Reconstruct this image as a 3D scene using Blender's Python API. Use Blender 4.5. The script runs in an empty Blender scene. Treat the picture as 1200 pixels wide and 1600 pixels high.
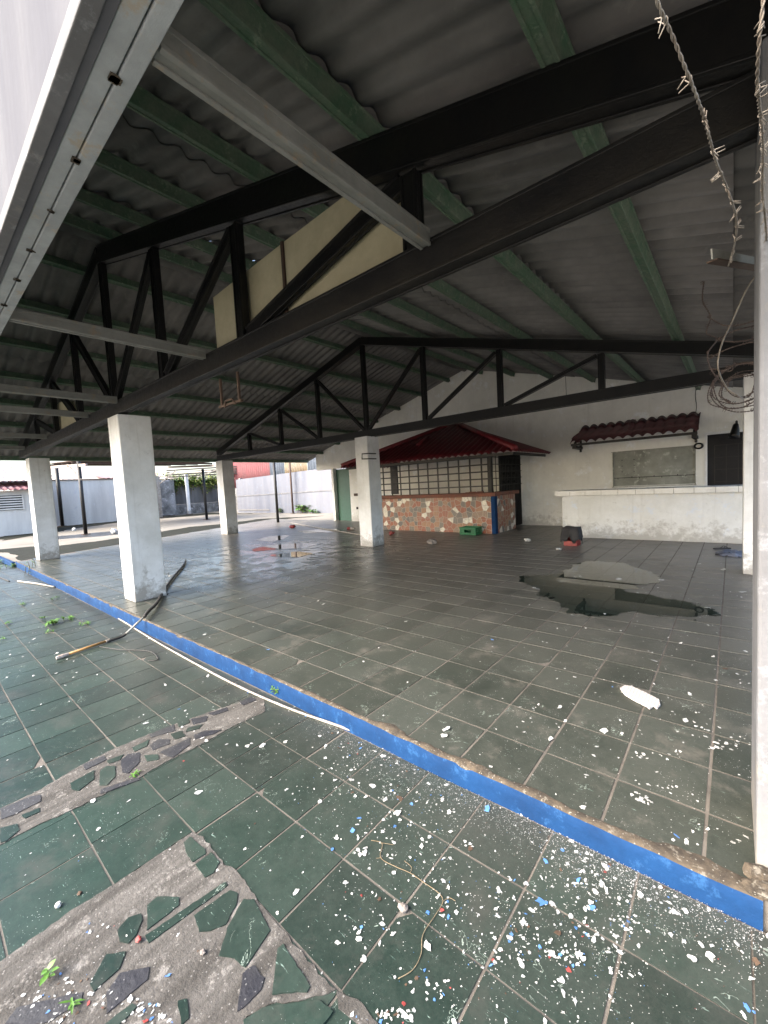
import bpy, math, random
from mathutils import Vector, Matrix, noise as MN
R = math.radians
random.seed(7)
S = bpy.context.scene
COL = S.collection

# ------------------------------------------------------------------ camera
CX, CY, F = 600.0, 800.0, 639.223
V1, V2 = (-150.0, 798.0), (1145.0, 728.0)
H = 1.45
yv = Vector((V2[0]-CX, V2[1]-CY, F)).normalized()
xv = -Vector((V1[0]-CX, V1[1]-CY, F)).normalized()
zv = xv.cross(yv).normalized()
xv = yv.cross(zv).normalized()
cam_d = bpy.data.cameras.new('camera'); cam = bpy.data.objects.new('camera', cam_d); COL.objects.link(cam)
cam_d.sensor_fit = 'HORIZONTAL'; cam_d.sensor_width = 36; cam_d.lens = F*36/1200; cam_d.clip_start = .02; cam_d.clip_end = 2000
rot = Matrix(((xv.x, -xv.y, -xv.z), (yv.x, -yv.y, -yv.z), (zv.x, -zv.y, -zv.z)))
cam.matrix_world = Matrix.Translation((0, 0, H)) @ rot.to_4x4()
S.camera = cam

def ray(px, py):
    c = Vector((px-CX, py-CY, F)); return Vector((xv.dot(c), yv.dot(c), zv.dot(c)))
def rise(x): return .05*max(0, min(1, (x+4)/4))      # the lower paving climbs 5 cm towards the right
def G(px, py, z=0.0):
    d = ray(px, py); t = (z-H)/d.z
    if z < -.09:
        for _ in range(6): t = (z+rise(d.x*t)-H)/d.z
    return (d.x*t, d.y*t, z)

# ------------------------------------------------------------------ sky and light
SUN_EL, SUN_AZ = R(38), R(203)
W = bpy.data.worlds.new('World'); S.world = W; W.use_nodes = True
nt = W.node_tree; bg = nt.nodes['Background']
sky = nt.nodes.new('ShaderNodeTexSky'); sky.sky_type = 'NISHITA'; sky.sun_disc = False
sky.sun_elevation = SUN_EL; sky.sun_rotation = SUN_AZ; sky.air_density = 1.0; sky.dust_density = 4.0; sky.ozone_density = 1.0
nt.links.new(sky.outputs[0], bg.inputs[0]); bg.inputs[1].default_value = .15
sd = bpy.data.lights.new('sun', 'SUN'); so = bpy.data.objects.new('sun', sd); COL.objects.link(so)
sd.energy = 1.15; sd.angle = R(45); sd.color = (1, .95, .87)
sdir = Vector((math.cos(SUN_EL)*math.sin(SUN_AZ), math.cos(SUN_EL)*math.cos(SUN_AZ), math.sin(SUN_EL)))
so.rotation_euler = sdir.to_track_quat('Z', 'Y').to_euler()
S.view_settings.view_transform = 'Standard'; S.view_settings.look = 'None'
S.view_settings.exposure = 2.6; S.view_settings.gamma = 1
S.cycles.max_bounces = 8; S.cycles.diffuse_bounces = 5; S.cycles.glossy_bounces = 3
S.cycles.transparent_max_bounces = 8; S.cycles.use_denoising = True
S.cycles.sample_clamp_indirect = 6

# ------------------------------------------------------------------ materials
def newmat(name):
    m = bpy.data.materials.new(name); m.use_nodes = True
    n = m.node_tree; b = n.nodes['Principled BSDF']; return m, n, b
def nod(n, t, **k):
    x = n.nodes.new(t)
    for a, v in k.items():
        if a.startswith('i_'):
            x.inputs[int(a[2:])].default_value = v
        else: setattr(x, a, v)
    return x
def col(c): return (c[0], c[1], c[2], 1)
def tex_noise(n, vec, scale, detail=4, rough=.6, dist=0):
    x = nod(n, 'ShaderNodeTexNoise'); x.inputs['Scale'].default_value = scale; x.inputs['Detail'].default_value = detail
    x.inputs['Roughness'].default_value = rough; x.inputs['Distortion'].default_value = dist
    n.links.new(vec, x.inputs['Vector']); return x.outputs['Fac']
def ramp(n, fac, a, b, va=0., vb=1.):
    x = nod(n, 'ShaderNodeMapRange'); x.inputs[1].default_value = a; x.inputs[2].default_value = b
    x.inputs[3].default_value = va; x.inputs[4].default_value = vb; n.links.new(fac, x.inputs[0]); return x.outputs[0]
def mixc(n, fac, a, b):
    x = nod(n, 'ShaderNodeMix', data_type='RGBA')
    if isinstance(fac, (int, float)): x.inputs[0].default_value = fac
    else: n.links.new(fac, x.inputs[0])
    for i, v in ((6, a), (7, b)):
        if isinstance(v, tuple): x.inputs[i].default_value = col(v)
        else: n.links.new(v, x.inputs[i])
    return x.outputs[2]
def mth(n, op, a, b=None, c=None):
    x = nod(n, 'ShaderNodeMath', operation=op)
    for i, v in enumerate((a, b, c)):
        if v is None: continue
        if isinstance(v, (int, float)): x.inputs[i].default_value = v
        else: n.links.new(v, x.inputs[i])
    return x.outputs[0]
def bump(n, b, h, strength=.3, dist=.01):
    x = nod(n, 'ShaderNodeBump'); x.inputs['Strength'].default_value = strength; x.inputs['Distance'].default_value = dist
    n.links.new(h, x.inputs['Height']); n.links.new(x.outputs[0], b.inputs['Normal'])
def mat(name, base, dirt=None, scale=3., amount=.5, rough=.6, rvar=.15, bmp=.2, bscale=40., metal=0., streak=False, specks=None, third=None, spec=.5, base_grime=0.):
    """weathered paint/stone: base colour, dirt patches, optional third stain colour, flecks and fine bump"""
    m, n, b = newmat(name)
    tc = nod(n, 'ShaderNodeTexCoord').outputs['Object']
    oi = nod(n, 'ShaderNodeObjectInfo').outputs['Random']
    add = nod(n, 'ShaderNodeVectorMath', operation='ADD'); n.links.new(tc, add.inputs[0])
    cmb = nod(n, 'ShaderNodeCombineXYZ'); s = mth(n, 'MULTIPLY', oi, 37.); n.links.new(s, cmb.inputs[0]); n.links.new(s, cmb.inputs[1])
    n.links.new(cmb.outputs[0], add.inputs[1]); v = add.outputs[0]
    if streak:
        mp = nod(n, 'ShaderNodeMapping'); mp.inputs['Scale'].default_value = (1, 1, .13) if streak is True else (2.2, .22, 1); n.links.new(v, mp.inputs[0]); vs = mp.outputs[0]
    else: vs = v
    f1 = tex_noise(n, vs, scale, 7, .65)
    c = base if dirt is None else mixc(n, ramp(n, f1, .5-.25*amount-.05, .75-.2*amount), base, dirt)
    f2 = tex_noise(n, v, scale*7, 4, .7)
    c = mixc(n, ramp(n, f2, .3, .7, 0, .35), c, tuple(x*.7 for x in base))
    if third is not None:
        f3 = tex_noise(n, v, scale*1.9+1, 6, .75)
        c = mixc(n, ramp(n, f3, .56, .64), c, third)
    if specks is not None:
        vo = nod(n, 'ShaderNodeTexVoronoi'); vo.inputs['Scale'].default_value = 60; n.links.new(v, vo.inputs['Vector'])
        sp = mth(n, 'LESS_THAN', vo.outputs['Distance'], .16); c = mixc(n, mth(n, 'MULTIPLY', sp, .7), c, specks)
    if base_grime:
        so_ = nod(n, 'ShaderNodeSeparateXYZ'); n.links.new(tc, so_.inputs[0])
        hh = ramp(n, so_.outputs[2], .02, .55, 1, 0); fg = tex_noise(n, v, 6, 6, .75)
        c = mixc(n, mth(n, 'MULTIPLY', ramp(n, mth(n, 'ADD', fg, mth(n, 'MULTIPLY', hh, .32)), .62, .80), base_grime), c, (.24, .22, .19))
        sv = nod(n, 'ShaderNodeMapping'); sv.inputs['Scale'].default_value = (9, 9, .5); n.links.new(v, sv.inputs[0])
        c = mixc(n, mth(n, 'MULTIPLY', ramp(n, tex_noise(n, sv.outputs[0], 1, 4, .6), .58, .72), .35*base_grime), c, (.36, .34, .30))
    n.links.new(c, b.inputs['Base Color'])
    n.links.new(ramp(n, f2, .2, .8, rough-rvar, rough+rvar), b.inputs['Roughness'])
    b.inputs['Metallic'].default_value = metal; b.inputs['Specular IOR Level'].default_value = spec
    if bmp: bump(n, b, mth(n, 'ADD', tex_noise(n, v, bscale, 5, .7), mth(n, 'MULTIPLY', f1, .6)), bmp, .006)
    return m

def tile_mat(name, dark, light, dirtc, y0, y1, dbase, dmax, wet=False, speck=.5):
    m, n, b = newmat(name)
    geo = nod(n, 'ShaderNodeNewGeometry'); p = geo.outputs['Position']
    at = nod(n, 'ShaderNodeAttribute'); at.attribute_name = 'tint'; t = at.outputs['Fac']
    f0 = tex_noise(n, p, 2.2, 5, .6); f1 = tex_noise(n, p, 14, 6, .7, .6); f2 = tex_noise(n, p, 150, 3, .7); f3 = tex_noise(n, p, 45, 5, .75)
    k = mth(n, 'ADD', mth(n, 'MULTIPLY', t, .8), mth(n, 'ADD', mth(n, 'MULTIPLY', f1, .8), mth(n, 'ADD', mth(n, 'MULTIPLY', f3, 1.3), -1.0)))
    c = mixc(n, k, dark, light)
    # pale mineral veins
    mp = nod(n, 'ShaderNodeMapping'); n.links.new(p, mp.inputs[0])
    rv = nod(n, 'ShaderNodeCombineXYZ'); n.links.new(mth(n, 'MULTIPLY', t, 50.), rv.inputs[0]); n.links.new(mth(n, 'MULTIPLY', t, 91.), rv.inputs[1])
    n.links.new(rv.outputs[0], mp.inputs['Location'])
    fv = tex_noise(n, mp.outputs[0], 7, 4, .6, 1.2)
    vein = mth(n, 'LESS_THAN', mth(n, 'ABSOLUTE', mth(n, 'SUBTRACT', fv, .5)), .0035)
    mask = mth(n, 'GREATER_THAN', tex_noise(n, mp.outputs[0], 5, 2, .5), .62)
    c = mixc(n, mth(n, 'MULTIPLY', mth(n, 'MULTIPLY', vein, mask), .55), c, (.45, .55, .48))
    # short pale scratches, turned differently on each tile
    def flecks(sx, sy, ang, thr, amt, cc):
        ms = nod(n, 'ShaderNodeMapping'); ms.inputs['Scale'].default_value = (sx, sy, 1)
        rz = nod(n, 'ShaderNodeCombineXYZ'); n.links.new(mth(n, 'ADD', mth(n, 'MULTIPLY', t, 2.2), ang), rz.inputs[2]); n.links.new(rz.outputs[0], ms.inputs['Rotation'])
        n.links.new(mp.outputs[0], ms.inputs[0]); q = tex_noise(n, ms.outputs[0], 1, 4, .7)
        return mixc(n, mth(n, 'MULTIPLY', ramp(n, q, thr, thr+.03), amt), cc, (.30, .42, .37))
    c = flecks(16, 120, .3, .665, .55, c); c = flecks(9, 300, 1.1, .70, .5, c); c = flecks(60, 70, 0, .70, .5, c)
    # dust film and dirt
    sep = nod(n, 'ShaderNodeSeparateXYZ'); n.links.new(p, sep.inputs[0])
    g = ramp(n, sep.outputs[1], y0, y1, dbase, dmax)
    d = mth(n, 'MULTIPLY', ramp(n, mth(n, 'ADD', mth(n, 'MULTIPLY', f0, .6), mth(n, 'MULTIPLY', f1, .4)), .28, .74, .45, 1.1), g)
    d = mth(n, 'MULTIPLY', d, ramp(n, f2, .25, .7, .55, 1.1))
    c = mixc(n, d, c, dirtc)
    # broad damp stains and dirty patches that ignore the joints
    c = mixc(n, ramp(n, tex_noise(n, p, 1.3, 7, .72, .4), .52, .66, 0, .50), c, (.012, .017, .014))
    c = mixc(n, ramp(n, tex_noise(n, p, 2.7, 7, .75), .55, .72, 0, .45), c, dirtc)
    # fine paint dust specks
    vo = nod(n, 'ShaderNodeTexVoronoi'); vo.inputs['Scale'].default_value = 95; n.links.new(p, vo.inputs['Vector'])
    sm = ramp(n, tex_noise(n, p, 3.1, 4, .7), .42, .7, .0, .30*speck)
    sp = mth(n, 'LESS_THAN', vo.outputs['Distance'], sm)
    c = mixc(n, mth(n, 'MULTIPLY', sp, .8), c, (.55, .56, .54))
    n.links.new(c, b.inputs['Base Color'])
    r = ramp(n, mth(n, 'ADD', mth(n, 'MULTIPLY', f0, .5), mth(n, 'MULTIPLY', f1, .5)), .25, .75, .26 if wet else .30, .44 if wet else .55)
    if wet:   # film of water left on the tiles round the puddles
        dv = nod(n, 'ShaderNodeVectorMath', operation='DISTANCE'); n.links.new(p, dv.inputs[0]); dv.inputs[1].default_value = (-8.0, 5.2, 0)
        wm = mth(n, 'MULTIPLY', ramp(n, dv.outputs['Value'], 1.2, 4.5, 1, 0), ramp(n, f0, .42, .56, 0, 1))
        r = mth(n, 'MULTIPLY', r, mth(n, 'SUBTRACT', 1., mth(n, 'MULTIPLY', wm, .5)))
    r = mth(n, 'ADD', r, mth(n, 'MULTIPLY', sp, .3))
    n.links.new(r, b.inputs['Roughness']); b.inputs['Specular IOR Level'].default_value = .20 if wet else .30
    bump(n, b, mth(n, 'ADD', mth(n, 'MULTIPLY', f3, .5), mth(n, 'MULTIPLY', f2, .6)), .10 if wet else .22, .003)
    return m

M = {}
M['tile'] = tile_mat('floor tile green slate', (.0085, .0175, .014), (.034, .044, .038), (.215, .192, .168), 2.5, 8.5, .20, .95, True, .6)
M['tile_low'] = tile_mat('paving tile dark green', (0.003761, 0.01612, 0.01236), (0.02149, 0.04298, 0.03385), (0.06715, 0.06178, 0.05587), .4, 1.7, .06, .72, False, .42)
M['grout'] = mat('grout', (0.155, 0.1378, 0.1177), (0.07462, 0.06601, 0.0574), 5, .5, .9, .05, .5, 90)
M['mortar'] = mat('rough mortar', (0.1132, 0.1064, 0.09738), (0.03114, 0.02831, 0.02435), 7, .75, .92, .05, .9, 60, third=(0.1528, 0.1444, 0.133), specks=(0.1925, 0.1868, 0.1755), streak='y')
M['mortar_brown'] = mat('brown broken mortar', (0.102, 0.07902, 0.05355), (0.0255, 0.0204, 0.0153), 11, .7, .92, .05, 1.0, 45, third=(0.153, 0.1377, 0.1122), specks=(0.2295, 0.2193, 0.1938))
M['slate_dark'] = mat('blue black slate', (0.01309, 0.01368, 0.01904), (0.04165, 0.04165, 0.04165), 6, .4, .55, .1, .5, 50, specks=(0.1785, 0.1785, 0.1785))
M['blue'] = mat('blue kerb paint', (.008, .042, .125), (.006, .026, .078), 5, .45, .75, .1, .5, 50, third=(.017, .062, .155), spec=.12)
M['white'] = mat('white wash column', (.84, .85, .86), (.60, .60, .58), 1.6, .4, .7, .1, .35, 30, base_grime=.8)
M['postwhite'] = mat('white darkened for sunlit post', (0.176, 0.1794, 0.1895), (0.1286, 0.1303, 0.1354), 3, .5, .9, .05, .5, 30, spec=.1, base_grime=.7, third=(0.2031, 0.2099, 0.2234))  # copy of the column white, darkened in colour where the sun strikes
M['wall'] = mat('aged cream wall', (.84, .83, .78), (.66, .65, .60), .7, .55, .85, .08, .5, 12, third=(.78, .79, .79), base_grime=.5)
M['counter_white'] = mat('white blotched wall', (.74, .75, .75), (.62, .62, .59), 1.4, .5, .8, .1, .4, 14, third=(.62, .66, .72), base_grime=.6)
M['yardwall'] = mat('stained white wall', (.76, .74, .69), (.50, .48, .45), 1.1, .6, .9, .05, .5, 15, streak=True, third=(.58, .57, .56), spec=.2)
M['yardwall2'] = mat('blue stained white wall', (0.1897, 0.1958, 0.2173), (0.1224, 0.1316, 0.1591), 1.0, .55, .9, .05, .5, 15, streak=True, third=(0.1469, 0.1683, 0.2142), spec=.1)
M['block'] = mat('mouldy whitewashed block', (0.4, 0.4, 0.4), (0.096, 0.096, 0.088), 1.6, .7, .9, .05, .8, 9, third=(0.528, 0.528, 0.528))
M['black'] = mat('black gloss paint', (0.003825, 0.004144, 0.0051), (0.01147, 0.01084, 0.009562), 4, .4, .42, .12, .25, 40, spec=.35)
M['blackdust'] = mat('dusty black steel', (0.005737, 0.005737, 0.006375), (0.01657, 0.0153, 0.01339), 3, .5, .5, .12, .3, 50, spec=.35)
M['green'] = mat('dusty green steel', (0.038, 0.114, 0.0589), (0.1235, 0.1568, 0.114), 6, .75, .65, .12, .5, 40, third=(0.1615, 0.209, 0.152))
M['greydoor'] = mat('green door paint', (0.0184, 0.0828, 0.05336), (0.0276, 0.1012, 0.06808), 2, .4, .5, .1, .2, 30)
M['steel'] = mat('grey green painted channel', (0.2186, 0.2231, 0.2097), (0.1473, 0.1517, 0.1384), 4, .5, .6, .1, .3, 50, third=(0.2142, 0.1785, 0.1339))
M['rust'] = mat('rusty steel', (.085, .050, .034), (.045, .03, .022), 9, .5, .85, .1, .6, 60)
M['roof'] = mat('aged fibre cement sheet', (0.2294, 0.2205, 0.2109), (0.111, 0.1073, 0.1036), 1.1, .6, .9, .06, .4, 22, third=(0.1776, 0.1702, 0.1628))
M['channel'] = mat('grey channel lightened by flare', (.40, .43, .45), (.28, .30, .31), 4, .5, .8, .1, .3, 50, third=(.36, .33, .28), spec=.2)  # lens flare over the front channel is mixed into this lighter colour
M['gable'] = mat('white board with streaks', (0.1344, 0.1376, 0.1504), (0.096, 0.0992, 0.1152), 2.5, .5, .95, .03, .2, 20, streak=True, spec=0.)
M['ply'] = mat('cream board', (0.533, 0.4926, 0.3391), (0.4037, 0.3634, 0.2342), 2.5, .45, .8, .1, .3, 30)
M['red'] = mat('dark red roof coat', (0.144, 0.00864, 0.01584), (0.072, 0.0072, 0.01152), 4, .5, .5, .12, .3, 40)
M['redridge'] = mat('red ridge coat', (0.216, 0.0144, 0.0216), (0.1152, 0.0108, 0.0144), 4, .5, .5, .12, .3, 40)
M['maroon'] = mat('maroon clay tile', (.085, .016, .022), (.04, .012, .014), 6, .5, .5, .12, .3, 40)
M['terracotta'] = mat('terracotta slab', (0.243, 0.081, 0.04455), (0.1296, 0.0648, 0.0486), 5, .55, .75, .1, .5, 40)
M['wtile'] = mat('white glazed tile', (.72, .72, .70), (.58, .57, .53), 3, .4, .3, .1, .1, 30)
M['board'] = mat('grimy metal board', (0.2805, 0.289, 0.255), (0.1445, 0.1487, 0.1275), 2.2, .5, .6, .12, .4, 30, third=(0.374, 0.3825, 0.34))
M['dark'] = mat('dark glass and unlit openings', (.004, .004, .006), (.010, .010, .012), 3, .4, .5, .1, .1, 20, spec=.2)
M['pvc'] = mat('white plastic pipe', (0.3757, 0.354, 0.3179), (0.1878, 0.159, 0.13), 7, .6, .5, .1, .2, 40)
M['hose'] = mat('black rubber hose', (0.01071, 0.01012, 0.00952), (0.02975, 0.02678, 0.0238), 8, .4, .6, .1, .3, 60)
M['bamboo'] = mat('yellow wooden handle', (0.416, 0.224, 0.072), (0.24, 0.128, 0.048), 12, .4, .6, .1, .3, 60)
M['bristle'] = mat('paint crusted roller', (.52, .48, .44), (.28, .2, .16), 30, .5, .9, .05, .8, 90)
M['wire'] = mat('rusty galvanised wire', (.26, .235, .20), (.13, .10, .075), 20, .5, .6, .12, .4, 120, metal=.35)
M['wiredark'] = mat('dark rusted wire', (.085, .06, .05), (.04, .03, .03), 20, .5, .7, .12, .4, 120, metal=.2)
M['crate_green'] = mat('green plastic', (0.00864, 0.1584, 0.054), (0.0072, 0.1008, 0.036), 6, .4, .4, .1, .1, 40)
M['crate_red'] = mat('red plastic', (0.2499, 0.02082, 0.01785), (0.1487, 0.01785, 0.01785), 6, .4, .45, .1, .1, 40)
M['cloth'] = mat('black cloth', (0.0224, 0.0216, 0.0232), (0.04, 0.0384, 0.0384), 6, .4, .9, .05, .6, 90)
M['greycloth'] = mat('blue grey cloth', (.20, .22, .27), (.07, .07, .09), 12, .5, .9, .05, .6, 90)
M['chipw'] = mat('white paint flake', (0.4845, 0.4926, 0.4845), (0.3392, 0.3392, 0.323), 30, .4, .6, .1, .2, 90)
M['chipb'] = mat('blue paint flake', (0.056, 0.16, 0.416), (0.096, 0.208, 0.4), 30, .4, .6, .1, .2, 90)
M['chipr'] = mat('red paint flake', (0.336, 0.048, 0.04), (0.16, 0.04, 0.04), 30, .4, .6, .1, .2, 90)
M['chipbrown'] = mat('brown leaf scrap', (0.05, 0.0275, 0.0175), (0.1, 0.065, 0.04), 30, .4, .8, .1, .2, 90)
M['stone'] = mat('pale stone', (0.255, 0.225, 0.2025), (0.15, 0.1275, 0.1125), 20, .5, .9, .05, .7, 60)
M['ground'] = mat('yard concrete', (0.257, 0.2356, 0.202), (0.1591, 0.1469, 0.1224), .35, .5, .9, .05, .5, 12, third=(0.1958, 0.1805, 0.153), spec=.12)
M['moss_shade'] = mat('mossy and shadowed dark concrete', (0.0245, 0.02352, 0.01666), (0.01176, 0.01372, 0.00784), .8, .6, .85, .1, .6, 15, third=(0.0196, 0.02352, 0.01078), spec=.12)
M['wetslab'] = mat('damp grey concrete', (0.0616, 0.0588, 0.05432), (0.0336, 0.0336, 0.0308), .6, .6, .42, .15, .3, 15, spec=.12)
M['leaf'] = mat('leaf', (0.056, 0.136, 0.02), (0.096, 0.192, 0.032), 8, .5, .55, .1, .1, 40)
M['leafbright'] = mat('young leaf', (0.09214, 0.2059, 0.0271), (0.05419, 0.1409, 0.02167), 8, .5, .5, .1, .1, 40)
M['leafyellow'] = mat('yellowing vine leaf', (.32, .34, .07), (.18, .24, .05), 8, .5, .5, .1, .1, 40)
M['stem'] = mat('stem', (.14, .11, .05), (.08, .06, .03), 8, .5, .8, .1, .3, 40)
M['pink'] = mat('faded red metal roof', (0.306, 0.102, 0.102), (0.2295, 0.1326, 0.1224), .9, .5, .6, .1, .3, 15, third=(0.3366, 0.2295, 0.2142))
M['fencered'] = mat('faded red corrugated sheet', (0.17, 0.0612, 0.0663), (0.1275, 0.068, 0.0697), .9, .5, .9, .05, .3, 15, spec=.1)
M['fenceblue'] = mat('grey blue corrugated sheet', (0.0765, 0.0918, 0.1122), (0.0561, 0.0663, 0.0816), .9, .5, .9, .05, .3, 15, spec=.1)
M['fenceyellow'] = mat('ochre corrugated sheet', (0.1224, 0.08415, 0.03825), (0.0816, 0.06375, 0.0408), .9, .5, .6, .1, .3, 15, streak=True, third=(0.1428, 0.1428, 0.1377))
M['fencegrey'] = mat('grey weathered board', (0.176, 0.18, 0.18), (0.088, 0.088, 0.088), 1.4, .5, .8, .1, .4, 15, streak=True)
M['paleroof'] = mat('pale sheet roof', (0.3162, 0.2958, 0.2652), (0.255, 0.1785, 0.153), .8, .5, .7, .1, .3, 15, third=(0.2805, 0.2346, 0.153))
M['rustroof'] = mat('rust brown sheet', (.13, .085, .065), (.07, .05, .045), .9, .5, .8, .1, .3, 20, third=(.20, .15, .12))
M['twig'] = mat('dry twig', (0.2016, 0.1584, 0.096), (0.144, 0.1056, 0.0624), 20, .5, .8, .1, .3, 80)

def stone_tile():
    m, n, b = newmat('stone pattern wall tile')
    p = nod(n, 'ShaderNodeTexCoord').outputs['Object']
    # local x of the panel mesh runs along the wall and local z up
    sp = nod(n, 'ShaderNodeSeparateXYZ'); n.links.new(p, sp.inputs[0])
    cb = nod(n, 'ShaderNodeCombineXYZ'); n.links.new(mth(n, 'ADD', sp.outputs[0], sp.outputs[1]), cb.inputs[0]); n.links.new(sp.outputs[2], cb.inputs[1])
    v = nod(n, 'ShaderNodeTexVoronoi', voronoi_dimensions='2D'); v.inputs['Scale'].default_value = 6.6; v.inputs['Randomness'].default_value = .75; n.links.new(cb.outputs[0], v.inputs['Vector'])
    e = nod(n, 'ShaderNodeTexVoronoi', voronoi_dimensions='2D', feature='DISTANCE_TO_EDGE'); e.inputs['Scale'].default_value = 6.6; e.inputs['Randomness'].default_value = .75; n.links.new(cb.outputs[0], e.inputs['Vector'])
    sc = nod(n, 'ShaderNodeSeparateColor'); n.links.new(v.outputs['Color'], sc.inputs[0])
    cr = nod(n, 'ShaderNodeValToRGB'); cr.color_ramp.interpolation = 'CONSTANT'
    el = cr.color_ramp.elements; el[0].position = 0; el[0].color = (.33, .115, .055, 1); el[1].position = .22; el[1].color = (.32, .09, .04, 1)
    for ps, c in ((.42, (.17, .15, .13, 1)), (.56, (.38, .19, .10, 1)), (.70, (.12, .115, .105, 1)), (.78, (.30, .20, .14, 1)), (.88, (.85, .80, .68, 1))):
        x = el.new(ps); x.color = c
    n.links.new(sc.outputs[0], cr.inputs[0])
    f = tex_noise(n, p, 22, 4, .6)
    c = mixc(n, ramp(n, f, .3, .7, 0, .45), cr.outputs[0], (.10, .07, .05))
    c = mixc(n, mth(n, 'LESS_THAN', e.outputs['Distance'], .035), c, (.40, .34, .28))
    # tile joints of .3 x .3 m
    for s in (mth(n, 'ADD', sp.outputs[0], sp.outputs[1]), sp.outputs[2]):
        fr = mth(n, 'FRACT', mth(n, 'DIVIDE', mth(n, 'ADD', s, 30.), .31))
        c = mixc(n, mth(n, 'MULTIPLY', mth(n, 'LESS_THAN', fr, .02), .7), c, (.36, .31, .26))
    n.links.new(c, b.inputs['Base Color']); b.inputs['Roughness'].default_value = .4
    bump(n, b, ramp(n, e.outputs['Distance'], 0, .08), .4, .004)
    return m
M['stonetile'] = stone_tile()

def water():
    m, n, b = newmat('shallow rain water')
    out = n.nodes['Material Output']
    tr = nod(n, 'ShaderNodeBsdfTransparent'); tr.inputs[0].default_value = (.97, 1, .98, 1)
    gl = nod(n, 'ShaderNodeBsdfGlossy'); gl.inputs[0].default_value = (1, 1, 1, 1); gl.inputs['Roughness'].default_value = .015
    fr = nod(n, 'ShaderNodeFresnel'); fr.inputs[0].default_value = 1.42
    mx = nod(n, 'ShaderNodeMixShader'); n.links.new(mth(n, 'MULTIPLY', fr.outputs[0], 1.0), mx.inputs[0])
    df = nod(n, 'ShaderNodeBsdfDiffuse'); df.inputs[0].default_value = (.026, .040, .033, 1)
    bs = nod(n, 'ShaderNodeMixShader'); bs.inputs[0].default_value = .45; n.links.new(tr.outputs[0], bs.inputs[1]); n.links.new(df.outputs[0], bs.inputs[2])
    n.links.new(bs.outputs[0], mx.inputs[1]); n.links.new(gl.outputs[0], mx.inputs[2]); n.links.new(mx.outputs[0], out.inputs[0])
    return m
M['water'] = water()
def dots():
    m, n, b = newmat('printed card')
    p = nod(n, 'ShaderNodeTexCoord').outputs['Object']
    v = nod(n, 'ShaderNodeTexVoronoi', voronoi_dimensions='2D'); v.inputs['Scale'].default_value = 55; v.inputs['Randomness'].default_value = .15; n.links.new(p, v.inputs['Vector'])
    n.links.new(mixc(n, mth(n, 'MULTIPLY', mth(n, 'LESS_THAN', v.outputs['Distance'], .30), .55), (.50, .48, .46), (.16, .085, .08)), b.inputs['Base Color'])
    b.inputs['Roughness'].default_value = .6; return m
M['dots'] = dots()

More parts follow.
